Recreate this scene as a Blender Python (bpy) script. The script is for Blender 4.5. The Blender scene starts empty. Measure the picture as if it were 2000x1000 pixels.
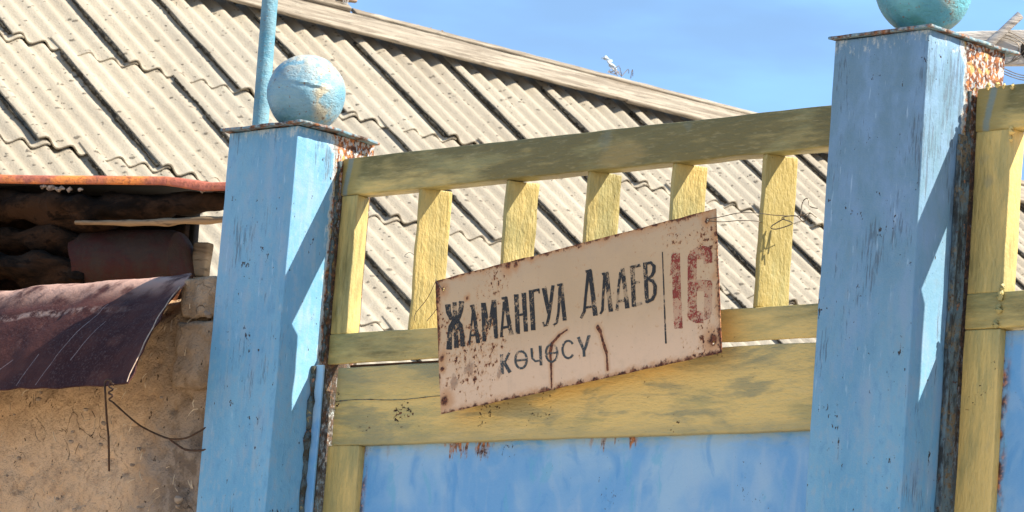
import bpy, bmesh, math, random
from mathutils import Vector, Matrix, noise
random.seed(7)
sc = bpy.context.scene
col = sc.collection
# ------------------------------------------------------------------ camera, sky, sun, exposure
cd = bpy.data.cameras.new('camera'); cam = bpy.data.objects.new('camera', cd); col.objects.link(cam)
CR = Vector((0.7043182573, 0.7057282451, 0.0767035638)); CU = Vector((0.056914063, -0.163840103, 0.984843753)); CF = Vector((-0.707599173, 0.689277930, 0.155561388))
CP = Vector((3.27762373, -2.83815043, -0.81297678))
cam.matrix_world = Matrix(((CR.x, CU.x, -CF.x, CP.x), (CR.y, CU.y, -CF.y, CP.y), (CR.z, CU.z, -CF.z, CP.z), (0, 0, 0, 1)))
cd.sensor_width = 36; cd.lens = 7552.07 / 2000 * 36; cd.clip_start = .05; cd.clip_end = 3000
cd.dof.use_dof = True; cd.dof.focus_distance = 4.25; cd.dof.aperture_fstop = 80
sc.camera = cam
SUN = Vector((1, .57, 1.16)).normalized()
W = bpy.data.worlds.new('World'); sc.world = W; W.use_nodes = True
wt = W.node_tree; bg = wt.nodes['Background']
sky = wt.nodes.new('ShaderNodeTexSky'); sky.sky_type = 'NISHITA'; sky.sun_disc = False
sky.sun_elevation = math.asin(SUN.z); sky.sun_rotation = math.atan2(SUN.x, SUN.y)
sky.altitude = 1600; sky.air_density = 1.0; sky.dust_density = .6; sky.ozone_density = 1.6
# thin high cloud drawn over the sky
tc = wt.nodes.new('ShaderNodeTexCoord'); mp = wt.nodes.new('ShaderNodeMapping'); mp.inputs['Scale'].default_value = (4, 4, 14)
mp.inputs['Rotation'].default_value = (0, .35, .4)
nz = wt.nodes.new('ShaderNodeTexNoise'); nz.inputs['Scale'].default_value = 2.3; nz.inputs['Detail'].default_value = 5; nz.inputs['Roughness'].default_value = .5
mr = wt.nodes.new('ShaderNodeMapRange'); mr.interpolation_type = 'SMOOTHSTEP'
mr.inputs[1].default_value = .38; mr.inputs[2].default_value = .66; mr.inputs[3].default_value = .30; mr.inputs[4].default_value = .80
mx = wt.nodes.new('ShaderNodeMix'); mx.data_type = 'RGBA'; mx.inputs[7].default_value = (2.6, 5.25, 9.4, 1)
L_ = wt.links.new
L_(tc.outputs['Generated'], mp.inputs[0]); L_(mp.outputs[0], nz.inputs['Vector']); L_(nz.outputs['Fac'], mr.inputs[0])
L_(mr.outputs[0], mx.inputs[0]); L_(sky.outputs[0], mx.inputs[6]); L_(mx.outputs[2], bg.inputs[0])
bg.inputs[1].default_value = .062
sd = bpy.data.lights.new('sun', 'SUN'); sd.energy = 5.0; sd.angle = math.radians(.5); sd.color = (1, .91, .77)
so = bpy.data.objects.new('sun', sd); col.objects.link(so); so.rotation_euler = SUN.to_track_quat('Z', 'Y').to_euler()
so.location = (6, 4, 8)
vs = sc.view_settings; vs.view_transform = 'Standard'; vs.look = 'None'; vs.gamma = 1; vs.use_curve_mapping = False; vs.exposure = 1.35
# ------------------------------------------------------------------ node helper
GZ = -2.30
class S:
    def __init__(s, g, o): s.g = g; s.o = o
    def __add__(s, b): return s.g.m('ADD', s, b)
    def __radd__(s, b): return s.g.m('ADD', s, b)
    def __sub__(s, b): return s.g.m('SUBTRACT', s, b)
    def __rsub__(s, b): return s.g.m('SUBTRACT', b, s)
    def __mul__(s, b): return s.g.m('MULTIPLY', s, b)
    def __rmul__(s, b): return s.g.m('MULTIPLY', s, b)
class G:
    def __init__(s, name, rough=.6, spec=.3):
        s.mat = bpy.data.materials.new(name); s.mat.use_nodes = True; s.t = s.mat.node_tree
        s.b = s.t.nodes['Principled BSDF']; s.b.inputs['Roughness'].default_value = rough
        s.b.inputs['Specular IOR Level'].default_value = spec
        tc = s.n('ShaderNodeTexCoord'); s.P = S(s, tc.outputs['Object'])
        sp = s.n('ShaderNodeSeparateXYZ'); s.lk(s.P, sp.inputs[0]); s.x, s.y, s.z = [S(s, sp.outputs[i]) for i in range(3)]
    def n(s, k): return s.t.nodes.new(k)
    def lk(s, a, inp):
        if isinstance(a, S): s.t.links.new(a.o, inp)
        elif isinstance(a, (tuple, list)): inp.default_value = (*a, 1) if len(a) == 3 and len(inp.default_value) == 4 else a
        else: inp.default_value = a
    def m(s, op, a, b=0, c=0):
        n = s.n('ShaderNodeMath'); n.operation = op; s.lk(a, n.inputs[0]); s.lk(b, n.inputs[1]); s.lk(c, n.inputs[2]); return S(s, n.outputs[0])
    def ss(s, v, a, b):
        n = s.n('ShaderNodeMapRange'); n.interpolation_type = 'SMOOTHSTEP'; s.lk(v, n.inputs[0])
        if a < b: n.inputs[1].default_value = a; n.inputs[2].default_value = b
        else: n.inputs[1].default_value = b; n.inputs[2].default_value = a; n.inputs[3].default_value = 1; n.inputs[4].default_value = 0
        return S(s, n.outputs[0])
    def sv(s, k, off=(0, 0, 0)):
        n = s.n('ShaderNodeVectorMath'); n.operation = 'MULTIPLY_ADD'; s.lk(s.P, n.inputs[0]); n.inputs[1].default_value = k; n.inputs[2].default_value = off; return S(s, n.outputs[0])
    def noise(s, k=(1, 1, 1), sc=1, det=3, ro=.5, off=(0, 0, 0), dist=0):
        n = s.n('ShaderNodeTexNoise'); s.lk(s.sv(tuple(q * sc for q in k), off), n.inputs['Vector']); n.inputs['Scale'].default_value = 1
        n.inputs['Detail'].default_value = det; n.inputs['Roughness'].default_value = ro; n.inputs['Distortion'].default_value = dist; return S(s, n.outputs['Fac'])
    def vor(s, sc, off=(0, 0, 0), feat='F1', k=(1, 1, 1)):
        n = s.n('ShaderNodeTexVoronoi'); n.feature = feat; s.lk(s.sv(tuple(q * sc for q in k), off), n.inputs['Vector']); n.inputs['Scale'].default_value = 1; return S(s, n.outputs['Distance'])
    def mix(s, f, a, b):
        n = s.n('ShaderNodeMix'); n.data_type = 'RGBA'; s.lk(f, n.inputs[0]); s.lk(a, n.inputs[6]); s.lk(b, n.inputs[7]); return S(s, n.outputs[2])
    def seg(s, ax, ay, bx, by, x=None, y=None):      # distance to a segment in a plane
        x = x or s.x; y = y or s.y; dx, dy = bx - ax, by - ay; l2 = dx * dx + dy * dy or 1e-9
        t = s.m('MULTIPLY', (x - ax) * (dx / l2) + (y - ay) * (dy / l2), 1); t.o.node.use_clamp = True
        ex = (x - ax) - t * dx; ey = (y - ay) - t * dy
        return s.m('SQRT', ex * ex + ey * ey)
    def dot(s, cx, cy, x=None, y=None):
        x = x or s.x; y = y or s.y; return s.m('SQRT', (x - cx) * (x - cx) + (y - cy) * (y - cy))
    def mx(s, a, b): return s.m('MAXIMUM', a, b)
    def mn(s, a, b): return s.m('MINIMUM', a, b)
    def done(s, c, h=None, dist=.001, strength=1, rough=None, metal=None, alpha=None):
        s.lk(c, s.b.inputs['Base Color'])
        if rough is not None: s.lk(rough, s.b.inputs['Roughness'])
        if metal is not None: s.lk(metal, s.b.inputs['Metallic'])
        if alpha is not None: s.lk(alpha, s.b.inputs['Alpha'])
        if h is not None:
            b = s.n('ShaderNodeBump'); b.inputs['Distance'].default_value = dist; b.inputs['Strength'].default_value = strength
            s.lk(h, b.inputs['Height']); s.t.links.new(b.outputs[0], s.b.inputs['Normal'])
        return s.mat
def lin(r, g, b):
    f = lambda c: (c / 255 / 12.92) if c <= 10 else ((c / 255 + .055) / 1.055) ** 2.4
    return (f(r), f(g), f(b))
RUST_D = (.060, .022, .012); RUST_M = (.20, .072, .028); RUST_O = (.45, .17, .055)
def rustcol(g, seed=0):
    n = g.noise(sc=60, det=5, ro=.65, off=(seed, 1, 2)); n2 = g.noise(sc=220, det=3, off=(seed, 5, 2))
    c = g.mix(g.ss(n, .38, .62), RUST_D, RUST_M); return g.mix(g.ss(n2 + n * .5, .72, .9), c, RUST_O)
# posts: local origin is the foot of the post's axis, H its height, front is -y, sunny side +x
def blue_post(name, seed, H, dark=0.):
    g = G(name, .5, .35); o = (seed, seed * 1.7, seed * .6)
    big = g.noise((1, 1, .35), 14, 4, .55, o); streak = g.noise((1, 1, .05), 95, 4, .6, o); cloud = g.noise((1, 1, .5), 42, 5, .6, (o[0] + 3, 2, 1))
    A = (.12, .335, .51); B = (.17, .40, .565); C = (.27, .40, .475); Dk = (.12, .21, .28)
    c = g.mix(g.ss(big, .38, .64), A, B); c = g.mix(g.ss(streak * .55 + cloud * .5, .50, .66) * .75, c, C)
    mot = g.noise((1, 1, .6), 85, 5, .7, (o[0] + 6, 1, 5)); c = g.mix(g.ss(mot, .50, .66) * .5, c, (.30, .39, .45)); c = g.mix(g.ss(mot, .47, .33) * .5, c, (.085, .26, .44))
    dirty = g.ss(g.z, H - .62, H - .05) * (.40 + dark * .6) + g.ss(cloud, .45, .75) * .22
    c = g.mix(dirty, c, g.mix(g.ss(cloud, .35, .7), Dk, (.16, .27, .40)))
    # brushed, half-worn vertical scratches
    fine = g.noise((1, 1, .09), 420, 3, .7, o); area = g.noise((1, 1, .45), 20, 3, .5, (o[0] + 9, 4, 4))
    scr = g.ss(fine + g.ss(area, .44, .68) * .19 + g.ss(g.z, H - .5, H) * (.02 + dark * .05), .70, .84)
    c = g.mix(scr * .7, c, (.07, .105, .14))
    wh = g.noise((1, 1, .12), 260, 3, .6, (o[0] + 5, 0, 7)); c = g.mix(g.ss(wh, .64, .74) * .35, c, (.45, .58, .70))
    chips = g.ss(g.noise((1, 1, .6), 210, 3, .6, (o[0], 8, 8)) + g.ss(g.noise(sc=22, off=(o[0], 3, 9)), .5, .7) * .09, .715, .745)
    c = g.mix(chips, c, (.035, .028, .025))
    # rust: under the cap, and along the line where the gate frame is welded to the sunny side
    side = g.ss(g.x, .055, .0585)
    top = g.ss(g.z, H - .052, H - .002)
    rn = g.noise(sc=48, det=6, ro=.7, off=(o[0] + 2, 7, 1)); rn2 = g.noise((1, 1, .5), 250, 5, .75, (o[0] + 12, 7, 1))
    diag = g.ss(g.y + (g.z - H) * .62, -.055, .035)
    m1 = side * g.ss(g.z, H - .20, H - .04) * diag * 1.3
    m2 = side * g.ss(g.y, -.016, .008) * (g.ss(g.z, H - .62, H - .1) * .35 + .48)
    m3 = top * .47
    msk = g.mx(g.mx(m1, m2), m3)
    rust = g.ss(msk * .62 + rn * .42 + rn2 * .36, .74, .86)
    edge = g.ss(msk * .62 + rn * .42 + rn2 * .36, .66, .76)
    c = g.mix(edge * .6, c, (.62, .60, .50))
    flakes = g.ss(g.noise((1, 1, .7), 270, 4, .65, (o[0], 2, 3)), .5, .56)
    rc = g.mix(flakes * g.ss(g.z, H - .14, H - .1) * .6, rustcol(g, seed), (.50, .58, .60)); rc = g.mix(g.ss(g.noise(sc=90, off=(o[0], 0, 3)), .58, .66) * .7, rc, (.50, .36, .12))
    c = g.mix(rust, c, rc)
    grime = side * g.ss(g.y, .0, .012) * g.ss(g.z, H - .04, H - .08) * g.ss(rn2, .36, .5); c = g.mix(grime * .75, c, (.05, .045, .03))
    h = fine * .25 + g.noise(sc=500, det=3, off=o) * .3 + g.noise(sc=120, det=2, off=o) * .5 + rust * (rn2 * 2.2 + .3) - chips * .6 - scr * .3
    return g.done(c, h, .0011, .8, rough=.42 + rust * .45 + scr * .2)
def yellow(name, k, ochre=.5, seed=0, worn=.5, bright=0., spots=0.):
    """oil paint: olive coat brushed over an ochre one; k = stretch of the brush marks"""
    g = G(name, .55, .35); o = (seed, seed * 2.1, seed * .7)
    a = g.noise(tuple(q * .55 + .05 for q in k), 26, 4, .55, o); b = g.noise(k, 150, 4, .65, o); big = g.noise((1, 1, 1), 6.5, 3, .5, (seed + 4, 0, 1))
    O = (.150, .125, .040); Y = (.68, .475, .155); Y2 = (.40, .315, .115); GR = (.30, .275, .115); BL = (.17, .20, .16)
    f = a * .6 + b * .28 + big * .42
    c = g.mix(g.ss(f, .66 - ochre * .28, .82 - ochre * .28), O, Y2); c = g.mix(g.ss(f, .74 - ochre * .26, .92 - ochre * .22), c, Y)
    if bright: c = g.mix(bright, c, (.245, .20, .062))
    c = g.mix(g.ss(g.noise(k, 42, 5, .65, (seed + 7, 3, 1)) * .6 + g.noise((1, 1, 1), 9, 3, .5, (seed + 17, 3, 1)) * .45, .52, .64) * .6, c, GR); c = g.mix(g.ss(g.noise((1, 1, 1), 19, 3, .5, (seed + 2, 8, 1)), .66, .74) * .35, c, BL)
    st = g.noise(tuple(q * .8 for q in k), 520, 2, .6, o); c = g.mix(g.ss(st, .56, .74) * .2, c, (.10, .085, .04)); c = g.mix(g.ss(st, .44, .30) * .18, c, (.52, .43, .22))
    if name.startswith('olive_rail'):
        q = g.x + (a - .5) * .02 - g.z * .12
        x0 = -.4 - (-.05 - GZ) * .12
        c = g.mix(g.ss(q, x0 + .036, x0 + .024) * .75, c, (.34, .26, .09)); c = g.mix(g.ss(g.m('ABSOLUTE', q - x0 - .012), .006, .002) * .7, c, (.16, .23, .24)); c = g.mix(g.ss(g.dot(.02, 2.245, g.x * .45, g.z) + (b - .5) * .02, .020, .008) * .5, c, (.36, .26, .09))
    if name.startswith('ochre_board'):
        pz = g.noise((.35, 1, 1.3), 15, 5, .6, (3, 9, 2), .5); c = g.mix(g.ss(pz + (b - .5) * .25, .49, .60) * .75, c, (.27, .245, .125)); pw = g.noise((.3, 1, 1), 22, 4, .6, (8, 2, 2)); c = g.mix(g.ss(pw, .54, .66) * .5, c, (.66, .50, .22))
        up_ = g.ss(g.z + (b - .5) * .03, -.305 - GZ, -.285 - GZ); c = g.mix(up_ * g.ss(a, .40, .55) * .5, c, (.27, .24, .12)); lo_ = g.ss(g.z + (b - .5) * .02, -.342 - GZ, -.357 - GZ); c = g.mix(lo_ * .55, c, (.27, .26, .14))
    ar = g.noise(sc=17, det=3, off=(seed + 11, 1, 4)); sp = g.noise((.8, .8, 1), 260, 4, .65, (seed + 1, 5, 4))
    ch = g.ss(sp * .8 + g.ss(ar, .5, .72) * (.10 + worn * .12), .655, .69)
    c = g.mix(ch, c, g.mix(g.ss(g.noise(sc=180, off=o), .45, .6), (.035, .02, .012), RUST_M))
    h = b * .5 + st * .35 + g.noise(tuple(q * .7 + .3 for q in k), 330, 3, .6, o) * .8 + g.noise(tuple(q * .7 + .3 for q in k), 120, 3, .6, o) * .6 - ch * 1.2
    return g.done(c, h, .0011 + worn * .0006, .9, rough=.5 + ch * .35)
def blue_panel(name, seed, x0, ztop):
    g = G(name, .42, .4); o = (seed, 0, seed)
    big = g.noise((1, 1, .8), 7, 4, .55, o, .6); st = g.noise((1, 1, .12), 60, 4, .6, o); mid = g.noise((1, 1, .6), 24, 5, .6, o, .8)
    c = g.mix(g.ss(big, .40, .60), (.14, .34, .58), (.28, .45, .60)); c = g.mix(g.ss(st, .52, .70) * .35, c, (.36, .47, .57)); c = g.mix(g.ss(mid, .52, .66) * .6, c, (.07, .27, .54))
    c = g.mix(g.ss(mid, .47, .32) * .28, c, (.36, .48, .59)); tq = g.noise((1, 1, .45), 34, 5, .65, (seed + 8, 4, 1), 1.0); c = g.mix(g.ss(tq, .58, .66) * .5, c, (.11, .37, .53))
    hz = g.noise((1, 1, 3), 40, 4, .6, (seed, 3, 3)); c = g.mix(g.ss(g.z, ztop - .022, ztop) * g.ss(hz, .35, .6) * .6, c, (.36, .42, .40))
    run = g.noise((1, 1, .22), 110, 3, .6, (seed + 5, 1, 1)); cl = g.ss(g.noise((1, 1, 0), 9, 2, .5, (seed + 2, 2, 2)), .50, .62)
    dr = g.ss(g.z + (run - .5) * .045 + (g.noise(sc=240, det=3) - .5) * .012, ztop - .016, ztop - .001) * g.ss(run, .44, .64) * cl
    sd = g.ss(g.x, x0 + .012, x0 + .001) * g.ss(g.noise((1, 1, .5), 90, 4, .6, o), .42, .6)
    wc = g.noise((1.2, 1, .9), 230, 4, .7, (seed + 3, 2, 2)); chip = g.ss(wc + g.ss(g.noise(sc=13, off=(seed + 6, 1, 0)), .5, .7) * .11, .715, .745)
    r = g.mx(g.mx(g.ss(dr, .12, .62) * g.ss(g.noise(sc=150, det=4, ro=.7), .36, .56), sd), chip); c = g.mix(g.ss(dr, .02, .5) * .6, c, (.33, .22, .15))
    c = g.mix(r, c, g.mix(chip, rustcol(g, seed), (.05, .05, .055)))
    return g.done(c, st * .4 + g.noise(sc=300, det=3) * .35 + r * .6 - chip, .0009, .8, rough=.36 + r * .5)
# ------------------------------------------------------------------ geometry helpers

def rootloc(o):
    v = Vector((0, 0, 0))
    while o is not None: v += o.location; o = o.parent
    return v
class B:
    def __init__(s): s.v = []; s.f = []
    def add(s, vs, fs, M=None):
        k = len(s.v); s.v += [(M @ Vector(p)) if M else Vector(p) for p in vs]; s.f += [tuple(i + k for i in f) for f in fs]; return s
    def build(s, name, mat, parent=None, smooth=True, loc=None):
        me = bpy.data.meshes.new(name); off = rootloc(parent) if parent else Vector(loc or (0, 0, 0))
        me.from_pydata([p - off for p in s.v], [], s.f); me.update()
        bm = bmesh.new(); bm.from_mesh(me); bmesh.ops.recalc_face_normals(bm, faces=bm.faces); bm.to_mesh(me); bm.free()
        if smooth:
            me.polygons.foreach_set('use_smooth', [True] * len(me.polygons)); me.set_sharp_from_angle(angle=math.radians(38))
        me.materials.append(mat); o = bpy.data.objects.new(name, me); col.objects.link(o)
        if parent: o.parent = parent
        else: o.location = off
        return o
def wob(p, amp, fr, seed):
    q = Vector(p) * fr + Vector((seed, seed * .3, -seed)); return Vector(p) + noise.noise_vector(q) * amp
def rbox(b, x0, x1, y0, y1, z0, z1, r=.002, seg=(1, 1, 1), amp=0., fr=20., seed=0., M=None, fn=None):
    """box with rounded edges; seg = inner divisions, amp = hand-made unevenness"""
    lo, hi = (x0, y0, z0), (x1, y1, z1)
    ax = []
    for i in range(3):
        a, c = lo[i], hi[i]; rr = min(r, (c - a) * .49)
        ax.append([a, a + rr * .4, a + rr] + [a + rr + (c - a - 2 * rr) * k / seg[i] for k in range(1, seg[i])] + [c - rr, c - rr * .4, c])
    rr = [min(r, (hi[i] - lo[i]) * .49) for i in range(3)]
    idx = {}; vs = []; fs = []
    n = [len(a) for a in ax]
    def V(i, j, k):
        key = (i, j, k)
        if key not in idx:
            p = [ax[0][i], ax[1][j], ax[2][k]]
            q = Vector([min(max(p[t], lo[t] + rr[t]), hi[t] - rr[t]) for t in range(3)]); d = Vector(p) - q
            R = max(abs(d[t]) / rr[t] for t in range(3)); 
            if R > 0 and d.length > 1e-9:
                e = Vector([d[t] / rr[t] for t in range(3)]); e = e.normalized(); p = q + Vector([e[t] * rr[t] for t in range(3)])
            p = Vector(p)
            if amp: p = wob(p, amp, fr, seed)
            if fn: p = Vector(fn(p))
            idx[key] = len(vs); vs.append(p)
        return idx[key]
    for a in range(3):
        u, w = [t for t in range(3) if t != a]
        for side in (0, n[a] - 1):
            for i in range(n[u] - 1):
                for j in range(n[w] - 1):
                    q = []
                    for (ii, jj) in ((i, j), (i + 1, j), (i + 1, j + 1), (i, j + 1)):
                        k = [0, 0, 0]; k[a] = side; k[u] = ii; k[w] = jj; q.append(V(*k))
                    fs.append(tuple(q))
    return b.add(vs, fs, M)
def tube(b, pts, rad, n=8, amp=0., fr=30., seed=0., cap=True, sq=1.):
    pts = [Vector(p) for p in pts]; rad = rad if isinstance(rad, (list, tuple)) else [rad] * len(pts)
    vs = []; fs = []; up = Vector((.13, .21, .97))
    for i, p in enumerate(pts):
        t = (pts[min(i + 1, len(pts) - 1)] - pts[max(i - 1, 0)]).normalized(); a = t.cross(up)
        if a.length < .2: a = t.cross(Vector((1, 0, 0)))
        a.normalize(); c = t.cross(a).normalized()
        for k in range(n):
            th = 2 * math.pi * k / n; q = p + (a * math.cos(th) + c * math.sin(th) * sq) * rad[i]
            if amp: q = q + (q - p) * noise.noise(q * fr + Vector((seed, 0, 0))) * amp
            vs.append(q)
    for i in range(len(pts) - 1):
        for k in range(n): fs.append((i * n + k, i * n + (k + 1) % n, (i + 1) * n + (k + 1) % n, (i + 1) * n + k))
    if cap: fs.append(tuple(range(n))[::-1]); fs.append(tuple(range((len(pts) - 1) * n, len(pts) * n)))
    return b.add(vs, fs)
def smoothpath(pts, k=6):
    P = [Vector(p) for p in pts]; out = []
    for i in range(len(P) - 1):
        a, b_, c, d = P[max(i - 1, 0)], P[i], P[i + 1], P[min(i + 2, len(P) - 1)]
        for j in range(k):
            t = j / k; out.append(.5 * ((2 * b_) + (c - a) * t + (2 * a - 5 * b_ + 4 * c - d) * t * t + (3 * b_ - a - 3 * c + d) * t ** 3))
    out.append(P[-1]); return out
def thing(name, label, cat, loc, group=None):
    o = bpy.data.objects.new(name, None); o.empty_display_size = .1; o.location = loc; col.objects.link(o)
    o['label'] = label; o['category'] = cat
    if group: o['group'] = group
    return o
def struct(o): o['kind'] = 'structure'; return o
# ------------------------------------------------------------------ plain materials
def ground_mat():
    g = G('dusty_ground', .95, .1); a = g.noise(sc=.8, det=5); b = g.noise(sc=14, det=5, ro=.7)
    c = g.mix(g.ss(a, .35, .65), (.40, .33, .245), (.47, .39, .30)); c = g.mix(g.ss(b, .55, .7) * .5, c, (.30, .24, .18))
    return g.done(c, b, .01)
def asbestos():
    g = G('asbestos_cement', .9, .15); oi = g.n('ShaderNodeObjectInfo'); rnd = S(g, oi.outputs['Random'])
    a = g.noise(sc=1.6, det=4, ro=.55); b = g.noise(sc=22, det=5, ro=.65); c3 = g.noise(sc=95, det=3, ro=.6)
    c = g.mix(g.ss(a, .35, .65), (.315, .272, .205), (.365, .322, .248)); c = g.mix(g.ss(b, .52, .72) * .35, c, (.21, .175, .13)); c = g.mix(rnd * .5, c, (.235, .205, .16))
    c = g.mix(g.ss(b, .42, .30) * .3, c, (.42, .38, .31))
    sk = g.noise((.9, 14, .9), 1, 4, .6, (1, 1, 6)); c = g.mix(g.ss(sk, .55, .72) * .3, c, (.20, .168, .125)); lg = g.noise(sc=.55, det=3, off=(6, 6, 6)); c = g.mix(g.ss(lg, .50, .62) * .28, c, (.22, .205, .175))
    ar = g.ss(g.noise(sc=3.2, det=3, off=(3, 3, 3)), .42, .62)
    s1 = g.vor(24, off=(2, 0, 0), k=(1, .6, 1.5)); n1 = g.noise(sc=26, det=2, off=(9, 0, 2)); s2 = g.vor(8.5, off=(7, 1, 0), k=(1, .6, 1.5)); w = g.noise(sc=60, det=3)
    sp = g.ss(s1 + w * .22 - ar * .10, .30, .18) * g.ss(n1, .45, .53); sp = g.mx(sp, g.ss(s2 + w * .2, .25, .16))
    c = g.mix(sp * .8, c, g.mix(g.ss(c3, .4, .6), (.035, .03, .022), (.11, .09, .065)))
    return g.done(c, b * .5 + c3 * .6 + sp * .9, .006, .9)
def old_wood(name, lt, dk, k, warm=0):
    g = G(name, .9, .12); a = g.noise(k, 30, 5, .65, dist=.6); b = g.noise(k, 95, 3, .7); d = g.noise(sc=7, det=3)
    c = g.mix(g.ss(a, .38, .62), lt, dk); c = g.mix(g.ss(b, .56, .66) * .7, c, tuple(q * .3 for q in dk)); c = g.mix(g.ss(d, .5, .7) * .35, c, tuple(q * .6 for q in lt))
    return g.done(c, a + b * .6, .004, 1)
def mud():
    g = G('mud_plaster', .95, .1); big = g.noise(sc=5, det=4, ro=.6); med = g.noise(sc=38, det=5, ro=.65); fine = g.noise(sc=260, det=4, ro=.7)
    c = g.mix(g.ss(big, .38, .62), (.60, .385, .22), (.66, .455, .285)); gn = g.noise((1, 1, .8), 150, 4, .7, (2, 5, 1)); c = g.mix(g.ss(gn, .50, .66) * .45, c, (.24, .145, .09)); c = g.mix(g.ss(med, .5, .72) * .4, c, (.30, .19, .12)); c = g.mix(g.ss(med, .44, .3) * .35, c, (.55, .40, .28))
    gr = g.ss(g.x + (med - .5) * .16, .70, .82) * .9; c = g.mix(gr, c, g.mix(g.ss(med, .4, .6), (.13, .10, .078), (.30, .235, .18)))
    up = g.ss(g.z + (med - .5) * .05, 1.92, 2.0); c = g.mix(up * .3, c, (.43, .27, .13))
    wv = g.noise(sc=24, det=3, off=(3, 3, 3)); 
    vn = g.n('ShaderNodeTexVoronoi'); vn.feature = 'DISTANCE_TO_EDGE'; ad = g.n('ShaderNodeVectorMath'); ad.operation = 'ADD'
    nn = g.n('ShaderNodeTexNoise'); nn.inputs['Scale'].default_value = 26; nn.inputs['Detail'].default_value = 4; g.lk(g.P, nn.inputs['Vector'])
    sc_ = g.n('ShaderNodeVectorMath'); sc_.operation = 'SCALE'; g.t.links.new(nn.outputs['Color'], sc_.inputs[0]); sc_.inputs['Scale'].default_value = .07
    g.lk(g.P, ad.inputs[0]); g.t.links.new(sc_.outputs[0], ad.inputs[1]); g.t.links.new(ad.outputs[0], vn.inputs['Vector']); vn.inputs['Scale'].default_value = 17
    crack = g.ss(S(g, vn.outputs['Distance']), .012, .002) * g.ss(big, .52, .62) * g.ss(med, .42, .56)
    pit = g.mx(g.ss(g.noise((1, 1, .7), 120, 3, .6, (1, 1, 1)), .68, .73), g.ss(g.noise((1, 1, .45), 60, 4, .7, (4, 1, 1)), .70, .74) * .8)
    dk = g.mx(crack * .75, pit * .8); c = g.mix(dk, c, (.06, .038, .025))
    chaff = g.ss(g.noise((1, 1, .35), 330, 2, .5, (7, 1, 1)), .70, .75); c = g.mix(chaff * .55, c, (.66, .52, .36))
    return g.done(c, med * .8 + fine * .35 - dk * 1.1 + chaff * .3, .009, 1)
def maroon():
    g = G('maroon_oxidised_sheet', .8, .08); a = g.noise(sc=11, det=5, ro=.6); b = g.noise(sc=300, det=4, ro=.7); s = g.noise((1, .2, .2), 60, 3)
    c = g.mix(g.ss(a, .36, .64), (.040, .014, .013), (.075, .028, .022)); c = g.mix(g.ss(g.noise(sc=26, det=4), .55, .72) * .5, c, (.125, .05, .035))
    pt = g.ss(b, .5, .68) * g.ss(a, .62, .4); c = g.mix(pt * .18, c, (.30, .22, .20))
    lit_dust = g.ss(g.z, 2.105, 2.145) * g.ss(g.noise(sc=40, det=4), .3, .6); c = g.mix(lit_dust * .8, c, (.56, .35, .27))  # pinkish dust, made paler so the top zone reads as sunlit
    cr = g.ss(g.m('ABSOLUTE', g.z - 2.098 + (g.noise((1, 1, 0), 14, 3) - .5) * .035), .0055, .001) * g.ss(g.x, 2.1, 1.95)
    c = g.mix(cr * .55 * g.ss(g.noise(sc=60, det=5, ro=.7, off=(2, 2, 2)), .44, .60), c, (.42, .30, .25)); 
    for (ax, az, bx, bz) in ((2.005, 2.105, 1.975, 2.0), (2.03, 2.08, 2.015, 2.03), (1.88, 2.02, 1.90, 2.035), (1.94, 2.0, 1.946, 2.04)):
        c = g.mix(g.ss(g.seg(ax, az, bx, bz, g.x, g.z) + g.noise(sc=200) * .0012, .0014, .0007) * .6, c, (.42, .33, .31))
    hole = g.ss(g.dot(1.93, 2.09, g.x, g.z) + g.noise(sc=200) * .004, .006, .004); c = g.mix(hole, c, (.01, .006, .006))
    return g.done(c, b * .6 + a + g.noise(sc=70, det=4), .0016, 1, rough=.75 + lit_dust * .2)
def simple(name, c, rough=.6, c2=None, sc_=60, metal=0, spec=.3, bump=.0006):
    g = G(name, rough, spec); n = g.noise(sc=sc_, det=5, ro=.65); g.b.inputs['Metallic'].default_value = metal
    return g.done(g.mix(g.ss(n, .4, .64), c, c2 or tuple(q * .7 for q in c)), n, bump, 1)
def rusty_cap(name, seed):
    g = G(name, .75, .3); a = g.noise(sc=60, det=5, ro=.7, off=(seed, 0, 0)); e = g.noise(sc=200, det=3, off=(seed, 0, 0))
    c = g.mix(g.ss(a, .42, .56), rustcol(g, seed), (.13, .22, .27)); c = g.mix(g.ss(e, .5, .62) * .55, c, (.33, .36, .33)); c = g.mix(g.ss(a, .52, .40) * .55, c, (.05, .035, .025))
    return g.done(c, a + e * .6, .0022, 1)
def ball_mat(name, seed, z0, base, lt, dirty):
    g = G(name, .5, .4); o = (seed, 2, seed); a = g.noise(sc=22, det=5, ro=.6, off=o); f = g.noise(sc=190, det=4, ro=.65, off=o); m_ = g.noise(sc=70, det=4, ro=.6, off=o)
    c = g.mix(g.ss(a, .38, .62), base, lt)
    topd = g.ss(g.z, z0 - .006, z0 + .045) * g.ss(m_ + f * .3, .48, .72); c = g.mix(topd * dirty, c, (.40, .37, .29))
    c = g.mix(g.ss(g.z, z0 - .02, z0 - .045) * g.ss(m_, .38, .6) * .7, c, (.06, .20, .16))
    sx_ = g.ss(g.m('ABSOLUTE', g.x * .86 + g.y * .5 - .030 + (a - .5) * .03), .012, .002); c = g.mix(sx_ * g.ss(m_, .40, .56) * .8 * min(1, dirty + .1), c, (.44, .36, .22))
    c = g.mix(g.ss(g.noise(sc=260, det=3, off=o) + sx_ * .06, .66, .70) * .8, c, (.16, .09, .05))
    br = g.noise((1, 1, 3.2), 95, 4, .6, o, 1.2)
    return g.done(c, f * .8 + m_ * 1.2 + br * .8, .0016, 1, rough=.45 + topd * .3)
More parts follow.
